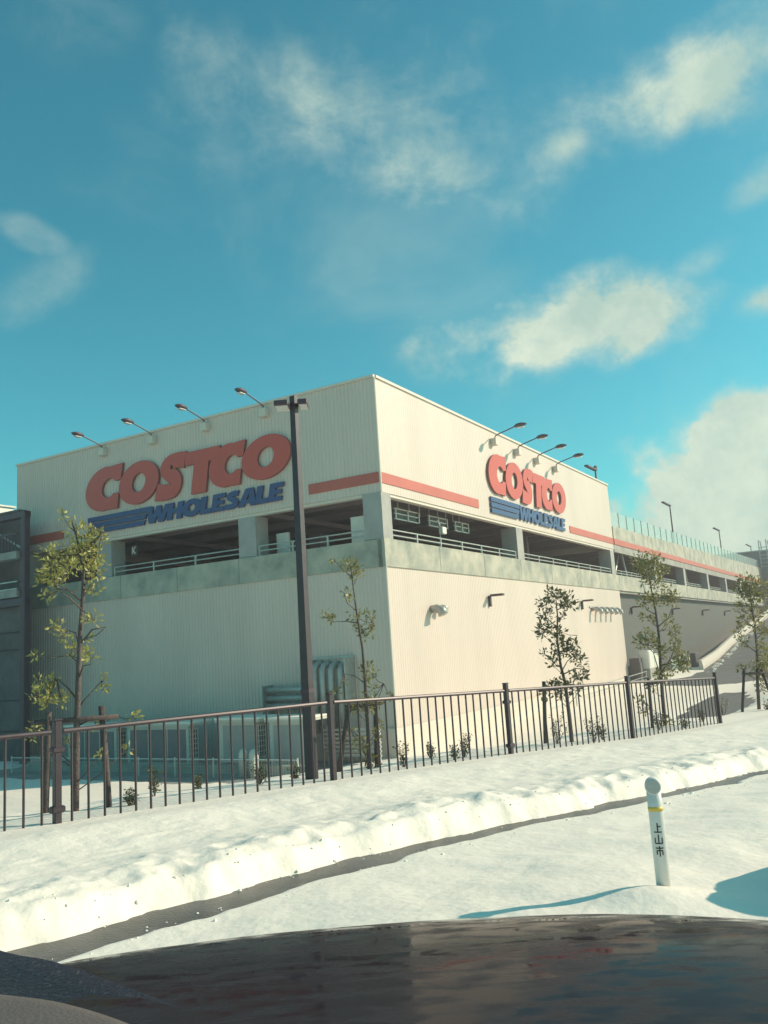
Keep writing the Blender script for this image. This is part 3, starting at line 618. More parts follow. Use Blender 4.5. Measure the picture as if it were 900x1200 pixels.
# gate panel and post at the ramp foot, plus cabinets
t = thing('mesh_gate', tuple(UR(43, .3, -1.4)), 'pale mesh gate panel at the foot of the ramp', 'gate')
b = MB(); fbox(UR, 38.2, 43.3, .30, .34, -1.25, -.3, b); b.build('panel', M['mesh_panel'], t)
for u in (38.1, 40.7, 43.35): b = MB(); fbox(UR, u-.05, u+.05, .26, .38, -1.5, -.22, b); b.build('post', M['galv'], t)
b = MB(); fbox(UR, 43.9, 45.3, .5, .9, -1.5, -.2, b, .03); tag(b.build('signal_box', M['hvac_dark'], None, False, tuple(UR(44.6, .7, -1.5))), 'dark squat post box between the mesh gate and the ramp barrier', 'box')
t = thing('utility_cabinet', tuple(UR(30, .8, -1.4)), 'white utility cabinet on a brown base at the end of the cream wall', 'cabinet')
b = MB(); fbox(UR, 28.9, 31.3, .5, 1.1, -1.6, -.62, b, .02); b.build('base', M['concrete_dark'], t)
b = MB(); fbox(UR, 28.9, 30.2, .5, 1.1, -.618, .45, b, .03); fbox(UR, 30.22, 31.3, .5, 1.12, -.618, .22, b, .03); cb_ = b.build('cabinet', M['white'], t)
b = MB(); fbox(UR, 29.0, 30.1, 1.102, 1.12, -.5, .35, b); b.build('door', M['white'], cb_)
t = thing('meter_box', tuple(UR(28.6, .3, -1.4)), 'tall dark meter box tight against the end of the cream wall', 'box')
b = MB(); fbox(UR, 28.15, 28.8, .1, .7, -1.6, .05, b, .02); b.build('case', M['hvac_dark'], t); b = MB(); fbox(UR, 28.2, 28.75, .702, .73, -1.0, -.2, b); b.build('door', M['panel'], t)
# thin wire line along the foot of the sunlit wall
t = thing('handrail', tuple(UR(18, 1.3, -1.5)), 'thin pale handrail in front of the sunlit wall foot', 'railing')
b = MB(); b.tube([UR(14, 1.3, -.95), UR(27.2, 1.3, -.70)], .022, 6); b.tube([UR(14, 1.3, -1.2), UR(27.2, 1.3, -.98)], .016, 6); b.build('rail', M['galv'], t)
for u in (14.1, 18.4, 22.8, 27.1): b = MB(); b.tube([UR(u, 1.3, -1.9), UR(u, 1.3, -.95+(u-14)*.019)], .022, 6); b.build('post', M['galv'], t)

# ------------------------------------------------------------------ stair and ramp frame at the left edge
st = thing('steel_stair_tower', tuple(WL(18, 1.5, -2)), 'dark weathered stair and ramp tower at the left edge, against the shaded wall', 'stair tower')
b = MB()
for s in (15.55, 18.6, 21.9): fbox(WL, s, s+.28, 1.75, 2.0, -2.3, 7.98, b)
b.build('column', M['darkmetal'], st)
b = MB()
for z0, z1 in ((7.72, 7.96), (4.15, 4.45)): fbox(WL, 15.55, 25, 1.72, 2.05, z0, z1, b)
b.build('beam', M['darkmetal'], st)
b = MB(); fbox(WL, 15.88, 25, 1.75, 2.15, 6.05, 6.35, b); fbox(WL, 15.88, 25, 1.75, 2.12, 4.5, 4.8, b); ld_ = b.build('landing', M['concrete_dark'], st)
b = MB(); fbox(WL, 15.80, 25, 1.7, 2.1, 7.97, 8.05, b); b.build('roof', M['panel'], st)
b = MB()
for k in range(38): fbox(WL, 16.0+k*.2, 16.03+k*.2, 2.06, 2.09, 6.36, 7.05, b)
fbox(WL, 15.9, 25, 2.05, 2.10, 7.05, 7.12, b); b.build('railing', M['darkmetal'], ld_)
b = MB(); fbox(WL, 15.9, 25, 2.05, 2.10, 4.81, 4.86, b); fbox(WL, 15.9, 25, 2.05, 2.10, 5.10, 5.15, b); b.build('rail', M['galv'], st)
b = MB(); fbox(WL, 15.84, 25, 1.5, 1.74, -2.3, 4.14, b); wp_ = b.build('wall_panel', M['panel'], st)
b = MB()
for z in (3.1, 2.4, .4, -.8): fbox(WL, 15.84, 25, 1.742, 1.78, z, z+.05, b)
b.build('panel_joint', M['rubber'], wp_)
b = MB(); fbox(WL, 17.0, 25, .8, .95, 4.0, 8.0, b); b.build('back_wall', M['panel'], st)
b = MB(); b.tube([WL(15.50, 2.05, -2.2), WL(15.50, 2.05, 7.9)], .05, 8); b.build('downpipe', M['darkmetal'], st)
b = MB(); b.tube([WL(17.7, 1.9, 7.4), WL(15.7, 1.9, 6.4)], .05, 6); b.build('cross_brace', M['galv'], st)
t = thing('distant_white_building', tuple(WL(30, 4, -2)), 'sliver of a white building far off behind the stair tower', 'building')
b = MB(); fbox(WL, 27.2, 40, -6, 5, -2.2, 10.6, b); b.build('wall', M['white'], t); b = MB(); fbox(WL, 27.1, 40.2, -6.1, 5.1, 10.603, 10.7, b); b.build('roof', M['galv'], t)

# ------------------------------------------------------------------ outdoor air conditioning units
def hvac(s0, s1, z0, z1, label, o=2.5, d=.46, roof=1.0, ndoor=3):
    t = thing('air_conditioning_unit', tuple(WL((s0+s1)/2, o-d/2, z0)), label, 'air conditioner', 'large outdoor units along the shaded wall')
    b = MB(); fbox(WL, s0, s1, o-d, o, z0+.12, z1-.1, b); b.build('casing', M['hvac'], t)
    b = MB(); w_ = (s1-s0-.2)/ndoor
    for k in range(ndoor):
        a = s0+.12+k*w_; fbox(WL, a, a+w_-.08, o+.002, o+.02, z0+.2, z1-.2, b)
    b.build('front_panel', M['unit_front'] if ndoor > 2 else M['unit_front2'], t)
    b = MB(); fbox(WL, s0-.012, s0-.002, o-d+.06, o-.06, z0+.3, z1-.22, b); sg_ = b.build('side_grille', M['hvac_dark'], t)
    b = MB(); nn = 6
    for k in range(nn+1):
        z = z0+.3+(z1-z0-.52)*k/nn; fbox(WL, s0-.03, s0-.014, o-d+.04, o-.04, z-.012, z+.012, b)
    for k in range(4):
        oo = o-d+.06+(d-.12)*k/3; fbox(WL, s0-.045, s0-.031, oo-.012, oo+.012, z0+.29, z1-.2, b)
    b.build('guard', M['white'], sg_)
    b = MB(); fbox(WL, s0-.18, s1+.1, o-d-.5, o+.12, z1-.09, z1-.02, b); b.build('roof', M['hvac'], t)
    b = MB(); fbox(WL, s0-.2, s1+.12, o-d-.52, o+.14, z1-.018, z1+.05, b, .02); b.build('snow_cap', M['snow'], t)
    b = MB()
    for a in (s0+.1, s1-.25): fbox(WL, a, a+.15, o-d, o-.03, z0-.4, z0+.118, b)
    b.build('foot', M['concrete_dark'], t)
hvac(6.5, 9.35, -1.98, -.52, 'long outdoor unit with dark louvred doors, third from the building corner')
hvac(9.9, 12.4, -1.98, -.56, 'outdoor unit with dark doors behind the big leafy tree, farthest left')
hvac(3.62, 5.15, -1.9, -.42, 'pale outdoor unit with plain grey front and white sunlit grille', ndoor=1)
hvac(1.75, 3.1, -1.95, -.44, 'outdoor unit behind the lamp pole, below the bent ducts', ndoor=1)
# ducts on the wall
t = thing('wall_ducts', tuple(WL(2.4, .5, 0)), 'bank of grey insulated ducts bending into the shaded wall near the corner', 'ducts')
for i, s in enumerate((3.02, 2.70, 2.38, 2.04, 1.66)):
    zt = 1.15-.02*i; b = MB(); b.tube([WL(s, .01, zt), WL(s, .25, zt), WL(s, .42, zt-.05), WL(s, .50, zt-.2), WL(s, .50, -1.0-.1*i)], .105+.008*(i == 4), 12); b.build('duct', M['galv'], t, True)
for i, z in enumerate((.34, .06, -.20)):
    b = MB(); b.tube([WL(4.85, .40, z), WL(3.2, .40, z-.01), WL(3.05, .42, z-.1), WL(3.0+.3*i-.3, .66, z-.5)], .10, 10); b.build('duct', M['galv'], t, True)
fbox(WL, 1.40, 3.30, .01, .07, 1.28, 1.36).build('cover_strip', M['galv'], t); fbox(WL, 1.40, 1.46, .01, .6, -1.5, 1.27).build('bracket', M['galv'], t); fbox(WL, 4.86, 4.92, .01, .6, -.6, .5).build('bracket', M['galv'], t)
# low white mesh fence in front of the units
t = thing('low_mesh_fence', tuple(WL(7, 4.0, -1.9)), 'low white wire mesh fence in front of the outdoor units', 'fence')
b = MB()
s0, s1, o = 1.2, 14.0, 3.7
for z in np.arange(-2.0, -1.52, .09): fbox(WL, s0, s1, o-.0035, o+.0035, z-.0035, z+.0035, b)
for s in np.arange(s0, s1, .10): fbox(WL, s-.003, s+.003, o+.004, o+.010, -2.05, -1.52, b)
b.build('wire_mesh', M['galv'], t)
b = MB(); b.tube([WL(s0, o, -1.51), WL(s1, o, -1.51)], .016, 6); b.build('rail', M['white'], t)
for s in np.arange(s0, s1+.1, 1.6): b = MB(); b.tube([WL(s, o-.03, -2.3), WL(s, o-.03, -1.46)], .022, 8); b.build('post', M['white'], t)
# kerb wall behind the mesh fence, and slatted ramp near the corner
b = MB(); fbox(WL, 1.4, 14, 2.85, 3.05, -2.4, -1.78, b); tag(b.build('low_kerb_wall', M['concrete'], None, False, tuple(WL(7, 3, -2))), 'low concrete kerb wall behind the white mesh fence', 'wall')
b = MB()
for k in range(7): fbox(WL, -.1-.0*k, 2.0, 1.1+.0*k, 1.18, -1.75+k*.13, -1.68+k*.13, b)
M['hvac2'] = M['galv']
t = thing('slatted_screen', tuple(WL(1, 1.1, -1.9)), 'pale slatted screen low against the building corner', 'screen')
b.build('slat', M['galv'], t); b = MB(); fbox(WL, .0, .07, 1.0, 1.09, -2.2, -.8, b); fbox(WL, 1.85, 1.92, 1.0, 1.09, -2.2, -.8, b); b.build('post', M['hvac'], t)
for i, (s, o) in enumerate(((3.35, 2.95), (2.95, 2.95))):
    b = MB(); c = WL(s, o+.55, -1.75); rr = .15
    b.loft([[c+Vector((math.cos(a)*rr*f, math.sin(a)*rr*f, z)) for a in [k*math.pi/7 for k in range(14)]] for f, z in ((1, -.3), (1, .28), (.92, .40), (.6, .5), (.2, .53))])
    tag(b.build('gas_canister', M['hvac'], None, True, tuple(c-Z3*.3)), ['rounded pale tank in front of the units, left of the pair', 'rounded pale tank in front of the units, nearest the lamp pole'][i], 'tank', 'rounded pale tanks by the lamp pole')

# ------------------------------------------------------------------ brown picket fence
def frail(t): return float(np.interp(t, [0, 3.4, 7.08, 10.6, 14.27, 17.95], [.90, .862, .835, .705, .572, .41]))
def fbot(t): return float(zfence(np.array([t]))[0])
ft = [-.1, 3.67, 7.08, 10.63, 14.27, 17.95]
fence = thing('picket_fence', tuple(TQ(10, QF, -.2)), 'dark brown metal picket fence standing along the snowy bank', 'fence')
for i, t0 in enumerate(ft):
    e = i == len(ft)-1
    b = MB(); b.box(TQ(t0, QF-.0, 0), RE, RM, Z3, -.033, .033, -.033, .033, fbot(t0)-.35, frail(t0)+.10, .006); b.build('post', M['fencemetal'], fence)
    b = MB(); b.box(TQ(t0, QF, 0), RE, RM, Z3, -.038, .038, -.038, .038, frail(t0)+.101, frail(t0)+.118, .003); b.build('post_cap', M['fencemetal'], fence)
    if i in (1, 3):
        b = MB(); b.box(TQ(t0, QF, 0), RE, RM, Z3, -.065, .065, -.045, .045, fbot(t0)+.12, fbot(t0)+.18, .01); b.box(TQ(t0, QF, 0), RE, RM, Z3, -.06, .06, -.045, .045, frail(t0)-.19, frail(t0)-.14, .01); b.build('clamp', M['fencemetal'], fence)
for t0, t1 in zip(ft, ft[1:]):
    a, c = t0+.06, t1-.06; b = MB()
    b.tube([TQ(a, QF, frail(a)), TQ(c, QF, frail(c))], .024, 8)
    b.tube([TQ(a, QF, fbot(a)-.02), TQ(c, QF, fbot(c)-.02)], .016, 6)
    pn = b.build('panel', M['fencemetal'], fence)
    n = round((c-a)/.165)
    for k in range(n):
        x = a+(k+.5)*(c-a)/n; b = MB(); b.tube([TQ(x, QF, fbot(x)-.1), TQ(x, QF, frail(x)-.018)], .0125, 6)
        b.build('picket', M['fencemetal'], pn)

# ------------------------------------------------------------------ square lamp pole
lp = RE*0; LX, LY = -1.114, 11.083
lampo = thing('street_lamp', (LX, LY, -.35), 'tall dark square lamp pole with a twin flat head, behind the fence', 'street lamp')
b = MB(); 
rg = lambda w, z: [Vector((LX, LY, z))+BW*-1*a*w+BU*c*w for a, c in ((-1, -1), (1, -1), (1, 1), (-1, 1))]
b.loft([rg(.060, -.5), rg(.058, .9), rg(.048, 3.0), rg(.040, 4.86)]); b.build('pole', M['fencemetal'], lampo)
b = MB(); b.loft([rg(.066, .95), rg(.066, 1.0)]); b.build('collar', M['darkmetal'], lampo)
for sg, ln in ((-1, .19), (1, .13)):
    b = MB(); o_ = Vector((LX, LY, 4.74)); xa = Vector((1, 0, 0))
    b.box(o_, xa, Vector((0, 1, 0)), Z3, min(sg*.062, sg*(.062+ln)), max(sg*.062, sg*(.062+ln)), -.16, .16, -.035, .035, .01); lh = b.build('lamp_head', M['darkmetal'], lampo)
    b = MB(); b.box(o_, xa, Vector((0, 1, 0)), Z3, min(sg*.075, sg*(.05+ln)), max(sg*.075, sg*(.05+ln)), -.13, .13, -.041, -.037); b.build('lens', M['lens'], lh)

# ------------------------------------------------------------------ trees
def leafclump(b, c, r, n, size, rg_):
    for _ in range(n):
        d = Vector((rg_.gauss(0, 1), rg_.gauss(0, 1), rg_.gauss(0, 1))).normalized(); p = c+d*r*(rg_.random()**.45)
        ax = (d*.8+Vector((rg_.gauss(0, .6), rg_.gauss(0, .6), rg_.gauss(.25, .6)))).normalized()
        sd_ = ax.cross(Vector((rg_.gauss(0, 1), rg_.gauss(0, 1), rg_.gauss(0, 1)))).normalized(); nn = ax.cross(sd_)
        L_ = size*rg_.uniform(.7, 1.3); w_ = L_*rg_.uniform(.17, .26)
        i = len(b.v); b.v += [tuple(p), tuple(p+ax*L_*.45+sd_*w_+nn*L_*.07), tuple(p+ax*L_), tuple(p+ax*L_*.45-sd_*w_+nn*L_*.07)]
        b.f += [(i, i+1, i+2), (i, i+2, i+3)]
def tree(key, name, label, leafm, dens, size, trunk_r, seed):
    (X, Y), tr, br, cl = TREES[key]; g = random.Random(seed); z0 = float(base_z(np.array([X]), np.array([Y]))[0][0]); o = Vector((X, Y, z0))
    t = thing(name, tuple(o), label, 'tree', 'young staked trees behind the fence')
    P = [o+Vector((x, 0, z)) for x, z in tr]; P[0].z = z0-.2; n = len(P)
    b = MB(); b.tube(P, [trunk_r*(1-.80*i/(n-1)) for i in range(n)], 9); b.build('trunk', M['bark'], t, True)
    b = MB(); offs = []
    for k, bb in enumerate(br):
        dy = g.uniform(-.35, .35); L_ = len(bb); pts = [o+Vector((x, dy*(i/(L_-1)), z)) for i, (x, z) in enumerate(bb)]; offs.append((bb[-1], dy))
        b.tube(pts, [trunk_r*.30*(1-.7*i/(L_-1)) for i in range(L_)], 6)
    f = MB()
    def trunk_at(z):
        zz = [p[1] for p in tr]; xx = [p[0] for p in tr]; return float(np.interp(z, zz, xx))
    for (x, z, r) in cl:
        near = min(offs, key=lambda q: math.hypot(q[0][0]-x, q[0][1]-z)); dd = math.hypot(near[0][0]-x, near[0][1]-z)
        dy = near[1]*.9 if dd < .25 else g.uniform(-.22, .22)
        c = o+Vector((x, dy, z))
        # twig from branch end or trunk to the clump
        if dd < .3: a = o+Vector((near[0][0], near[1], near[0][1]))
        else: zt = z-.15-abs(x-trunk_at(z))*.5; a = o+Vector((trunk_at(zt), 0, max(zt, .1)))
        mid = (a+c)/2+Vector((0, 0, -.03)); b.tube([a, mid, c], [.007, .005, .003], 5)
        for _ in range(4): b.tube([c-Z3*r*.3, c+Vector((g.gauss(0, r*.6), g.gauss(0, r*.6), g.gauss(.02, r*.5)))], [.003, .0015], 4)
        leafclump(f, c, r*1.05, int(dens*(r/.1)**1.7)+5, size, g)
    b.build('twigs', M['bark'], t, True); f.build('foliage', leafm, t)
TREES={
'T1' : ((-3.42,9.27),[(0.00,0.06),(0.02,0.62),(0.03,0.93),(0.05,1.42),(0.07,1.87),(0.10,2.23),(0.11,2.51),(0.06,2.80),(-0.01,3.07)],[[(0.09,2.19),(-0.05,2.34),(-0.18,2.25)],[(0.05,1.73),(-0.02,1.86),(-0.15,1.90)],[(0.04,1.42),(-0.01,1.56),(-0.12,1.63)],[(0.05,1.37),(0.13,1.50),(0.24,1.51)],[(0.07,1.73),(0.20,1.88),(0.35,1.90)],[(0.03,1.15),(-0.06,1.28),(-0.17,1.39)],[(0.04,1.06),(0.11,1.16),(0.26,1.33)],[(0.03,0.88),(0.17,0.94),(0.38,0.95)],[(0.08,1.87),(0.13,2.09),(0.27,2.02)],[(0.09,2.10),(0.02,2.22),(-0.07,2.32)],[(0.07,2.70),(-0.24,2.72),(-0.38,2.64)],[(0.06,2.75),(0.23,2.83),(0.33,2.92)]],[(-0.01,3.01,0.11),(0.12,2.91,0.13),(0.25,2.86,0.12),(0.32,2.89,0.07),(0.16,2.74,0.15),(-0.00,2.73,0.17),(-0.18,2.74,0.15),(-0.33,2.73,0.13),(-0.39,2.56,0.11),(-0.42,2.45,0.07),(-0.28,2.49,0.11),(-0.10,2.54,0.13),(0.06,2.53,0.12),(0.23,2.55,0.15),(0.30,2.48,0.09),(0.19,2.32,0.08),(0.27,2.69,0.09),(-0.20,2.25,0.06),(-0.09,2.35,0.05),(-0.27,1.94,0.08),(-0.22,1.84,0.07),(-0.08,1.72,0.10),(-0.02,1.65,0.07),(0.04,1.62,0.06),(0.32,1.98,0.07),(0.22,1.96,0.04),(0.24,1.59,0.08),(0.14,1.79,0.05),(-0.39,1.64,0.05),(-0.33,1.35,0.09),(-0.40,1.22,0.09),(-0.24,1.24,0.07),(-0.13,1.18,0.07),(-0.20,1.36,0.06),(0.27,1.25,0.05),(0.29,1.36,0.03),(-0.49,0.87,0.07),(-0.42,0.81,0.06),(0.58,0.92,0.07),(0.16,0.89,0.05),(0.34,0.60,0.05),(0.50,0.59,0.04),(-0.10,0.73,0.04),(-0.14,3.17,0.04),(-0.35,1.17,0.08),(-0.08,1.15,0.06),(-0.30,1.14,0.06)]),
'T2' : ((-0.39,12.55),[(-0.06,-0.06),(-0.04,0.47),(-0.04,0.95),(-0.04,1.31),(-0.05,1.68),(-0.10,2.17),(-0.13,2.55),(-0.15,2.87)],[[(-0.10,2.05),(-0.27,2.09),(-0.46,2.10)],[(-0.05,1.19),(-0.19,1.29),(-0.35,1.33)],[(-0.06,0.83),(0.10,1.00),(0.23,1.17)],[(-0.12,2.24),(-0.22,2.33),(-0.26,2.46)],[(-0.10,1.87),(0.06,1.98),(0.14,2.04)],[(-0.09,0.36),(-0.24,0.49),(-0.32,0.59)]],[(-0.16,2.93,0.11),(-0.12,2.80,0.11),(-0.24,2.88,0.08),(-0.04,2.80,0.09),(-0.39,3.00,0.06),(-0.21,2.46,0.09),(-0.56,2.18,0.09),(-0.48,2.14,0.06),(-0.13,2.15,0.11),(0.06,2.15,0.10),(-0.07,1.96,0.10),(0.08,1.94,0.09),(-0.01,1.86,0.06),(-0.00,1.37,0.11),(0.08,1.30,0.08),(0.08,1.12,0.06),(-0.45,1.10,0.06),(-0.34,1.23,0.04),(-0.09,0.92,0.15),(0.09,0.91,0.10),(-0.01,0.83,0.10),(-0.22,0.88,0.09),(0.32,0.99,0.05),(-0.28,0.46,0.09),(-0.16,0.36,0.10),(0.07,0.47,0.08),(0.13,0.58,0.06),(-0.05,0.12,0.10),(0.01,-0.00,0.08),(-0.14,0.27,0.08)]),
'T3' : ((3.14,16.06),[(-0.00,0.03),(-0.00,0.45),(-0.02,1.07),(-0.07,1.38),(-0.09,1.85),(-0.04,2.32),(-0.04,2.64)],[[(-0.05,1.15),(-0.09,1.54),(0.13,1.68)],[(-0.09,1.23),(0.06,1.45),(0.32,1.64)],[(-0.08,1.62),(0.14,1.71),(0.27,1.91)],[(-0.07,2.09),(-0.18,2.20),(-0.25,2.30)],[(-0.06,2.16),(0.06,2.28),(0.12,2.34)],[(-0.05,0.99),(-0.24,1.08),(-0.36,1.12)],[(-0.04,1.22),(0.16,1.32),(0.34,1.28)],[(-0.05,2.40),(0.08,2.44),(0.21,2.49)]],[(-0.14,2.68,0.14),(-0.01,2.68,0.14),(0.11,2.60,0.16),(0.22,2.59,0.16),(0.26,2.46,0.11),(-0.34,2.56,0.08),(-0.22,2.52,0.10),(-0.30,2.31,0.10),(-0.20,2.36,0.08),(0.08,2.28,0.08),(-0.27,2.10,0.18),(-0.37,2.01,0.13),(-0.17,1.98,0.13),(-0.01,2.00,0.10),(-0.14,1.82,0.10),(0.01,1.75,0.13),(0.09,1.68,0.14),(0.18,1.72,0.11),(-0.08,1.65,0.13),(-0.36,1.62,0.08),(-0.23,1.56,0.10),(0.18,1.52,0.11),(0.31,1.51,0.08),(0.27,1.36,0.08),(-0.19,1.44,0.08),(0.08,1.19,0.11),(0.19,1.15,0.10),(0.30,1.19,0.06),(-0.06,1.02,0.16),(-0.30,1.01,0.13),(0.12,0.97,0.13),(-0.21,1.08,0.10),(-0.45,0.91,0.10),(-0.15,0.89,0.08),(0.28,0.96,0.06),(-0.20,0.85,0.08)]),
'T4' : ((5.60,18.61),[(0.03,-0.09),(0.05,0.67),(0.08,1.29),(0.12,1.92),(0.11,2.47),(0.07,2.93),(0.06,3.34)],[[(0.09,2.65),(-0.09,2.85),(-0.17,3.09)],[(0.10,2.10),(0.31,2.27),(0.46,2.63)],[(0.04,1.11),(-0.05,1.57),(-0.21,1.76)],[(0.06,1.11),(0.30,1.46),(0.40,1.81)],[(0.08,1.29),(0.38,1.36),(0.56,1.35)],[(0.10,2.38),(-0.09,2.48),(-0.17,2.65)]],[(-0.06,3.59,0.17),(0.12,3.58,0.17),(0.22,3.40,0.17),(0.00,3.34,0.20),(-0.16,3.41,0.15),(0.23,3.20,0.13),(0.43,3.32,0.11),(-0.12,3.09,0.09),(0.30,3.01,0.15),(0.35,2.82,0.13),(0.43,2.67,0.15),(0.17,2.68,0.15),(-0.01,2.70,0.15),(-0.16,2.67,0.13),(0.31,2.64,0.13),(0.40,2.27,0.11),(0.34,2.09,0.13),(-0.11,2.35,0.09),(0.03,2.29,0.09),(0.40,1.96,0.11),(0.35,1.72,0.13),(-0.19,1.94,0.15),(-0.32,1.82,0.15),(-0.08,1.81,0.13),(0.06,1.71,0.11),(0.15,1.56,0.13),(0.48,1.39,0.17),(0.34,1.27,0.17),(0.21,1.10,0.17),(0.51,1.23,0.11),(0.07,1.02,0.15),(-0.05,1.12,0.11),(-0.13,0.86,0.11),(0.40,1.54,0.11),(0.58,1.35,0.09),(-0.43,0.61,0.11),(-0.42,0.39,0.11),(-0.10,0.06,0.15),(0.06,0.14,0.11)]),
'T5' : ((8.87,21.71),[(0.04,-0.16),(0.10,0.66),(0.20,1.49),(0.22,2.13),(0.21,2.56),(0.20,2.99)],[[(0.20,2.02),(0.03,2.18),(-0.06,2.32)],[(0.18,1.39),(-0.02,1.61),(-0.14,1.73)],[(0.20,1.71),(0.42,1.86),(0.61,2.00)],[(0.16,1.08),(0.39,1.17),(0.55,1.26)],[(0.22,2.77),(0.02,2.89),(-0.01,3.00)]],[(0.19,3.20,0.19),(0.35,3.15,0.19),(0.46,2.97,0.19),(0.04,3.04,0.17),(0.23,2.88,0.22),(0.50,2.79,0.15),(0.04,2.74,0.17),(0.33,2.63,0.17),(-0.07,2.53,0.13),(0.13,2.45,0.13),(0.41,2.29,0.15),(0.57,2.36,0.13),(-0.03,2.21,0.15),(0.12,2.03,0.15),(-0.15,1.94,0.13),(0.45,1.94,0.13),(0.59,1.85,0.15),(-0.06,1.68,0.13),(0.22,1.56,0.13),(0.46,1.37,0.15),(0.26,1.18,0.17),(-0.23,1.04,0.11),(0.38,0.96,0.19),(0.13,0.87,0.17),(0.48,0.74,0.17),(0.26,0.59,0.17),(-0.01,1.09,0.11),(0.49,1.16,0.15)]),
}

tree('T1', 'leafy_tree', 'tall thin tree with bright yellow-green leaf clumps, leftmost and nearest', M['leaf_bright'], 34, .062, .042, 1)
tree('T2', 'leafy_tree', 'sparse crooked sapling with few leaf tufts in front of the building corner', M['leaf'], 34, .065, .034, 2)
tree('T3', 'leafy_tree', 'dark-leaved young tree in front of the sunlit cream wall', M['leaf_dark'], 24, .085, .042, 3)
tree('T4', 'leafy_tree', 'tallest-looking olive-leaved tree in front of the grey wall, beside the fence end post', M['leaf'], 29, .085, .045, 4)
tree('T5', 'leafy_tree', 'olive-leaved tree at the right edge in front of the ramp', M['leaf'], 27, .095, .045, 5)
def log_(b, p, q, r=.035): b.tube([p, (Vector(p)+Vector(q))/2, q], [r, r*1.02, r*.97], 10)
def stakes(name, label, posts, bars):
    t = thing(name, tuple(Vector(posts[0][0])), label, 'tree stake', 'timber stakes holding the young trees')
    for p, q in posts: b = MB(); log_(b, p, q); b.build('post', M['stake'], t, True)
    for p, q in bars: b = MB(); log_(b, p, q, .026); b.build('crossbar', M['stake'], t, True)
def PX(*a): return Vector(a)
stakes('tree_stake', 'timber stake frame with long crossbar round the leftmost leafy tree', [((-3.72, 9.20, -.5), (-3.66, 9.20, 1.00)), ((-3.08, 9.40, -.4), (-3.16, 9.36, 1.02))], [((-3.80, 9.16, .90), (-2.98, 9.36, .90))])
stakes('tree_stake', 'leaning timber stake with pale cap beside the sparse sapling', [((-.92, 12.5, -.4), (-.66, 12.45, .72)), ((-.34, 12.7, -.4), (-.30, 12.62, .74))], [((-.74, 12.46, .66), (-.2, 12.5, .68))])
stakes('tree_stake', 'leaning timber stake left of the dark-leaved tree at the cream wall', [((2.62, 15.9, -.6), (2.72, 15.98, .68))], [((2.6, 15.93, .52), (3.2, 16.0, .56))])
stakes('tree_stake', 'timber stake left of the tree beside the fence end post', [((5.30, 18.4, -.7), (5.36, 18.5, .50))], [((5.25, 18.45, .36), (5.68, 18.55, .40))])
stakes('tree_stake', 'pair of splayed timber stakes with crossbar under the rightmost tree', [((8.30, 21.3, -.85), (8.62, 21.55, .42)), ((9.22, 21.3, -.85), (9.02, 21.5, .40))], [((8.5, 21.42, .30), (9.15, 21.42, .30))])
# low shrubs poking out of the snow
def shrub(x, y, h, label, seed, n=9):
    g = random.Random(seed); z0 = gz(x, y)-.04; o = Vector((x, y, z0)); t = thing('small_shrub', tuple(o), label, 'shrub', 'small bare shrubs in the snow behind the fence')
    b = MB(); f = MB()
    for k in range(n):
        a = g.uniform(0, 6.28); tip = o+Vector((math.cos(a)*h*g.uniform(.1, .38), math.sin(a)*h*g.uniform(.1, .38), h*g.uniform(.55, 1))); mid = (o+tip)/2+Vector((g.gauss(0, .02), g.gauss(0, .02), 0))
        b.tube([o, mid, tip], [.006, .004, .002], 4)
        for q in (.45, .65, .85, 1.0): leafclump(f, o.lerp(tip, q), .03, 5, .04, g)
    b.build('stem', M['bark'], t); f.build('foliage', M['leaf_dark'], t)
SH = [(.06, 12.25, .36, 'leafy little shrub in the snow just right of the building corner line'), (.47, 13.4, .26, 'second little shrub right of the building corner'), (.78, 12.7, .24, 'low round shrub left of a taller one by the fence middle'), (.95, 13.1, .36, 'taller dark shrub in the middle of the fence, one of a close pair'),
      (-1.70, 10.6, .30, 'spindly shrub just left of the lamp pole'), (-1.35, 11.4, .22, 'tiny shrub at the foot of the lamp pole'), (-2.87, 10.3, .36, 'bare twiggy shrub in front of the left outdoor unit'), (-2.57, 11.2, .20, 'small round shrub in front of the unit with a white grille'), (-2.85, 9.3, .22, 'brown clump of twigs under the leftmost tree'),
      (2.72, 15.2, .62, 'tall shrub by the stake left of the dark-leaved tree'), (3.35, 15.2, .45, 'bushy shrub right of the dark-leaved tree trunk'), (3.6, 15.6, .30, 'low shrub midway between two fence posts, right of the dark tree'), (5.2, 17.6, .38, 'shrub at the foot of the tree by the fence end'), (5.75, 17.7, .26, 'small shrub near the fence end post, left side'), (6.55, 18.9, .34, 'round dark shrub against the fence end post'),
      (7.7, 20.8, .55, 'twiggy shrub between the fence end and the rightmost tree'), (8.95, 21.3, .3, 'low shrub under the rightmost tree')]
for i, (x, y, h, l) in enumerate(SH): shrub(x, y, h, l, 100+i)

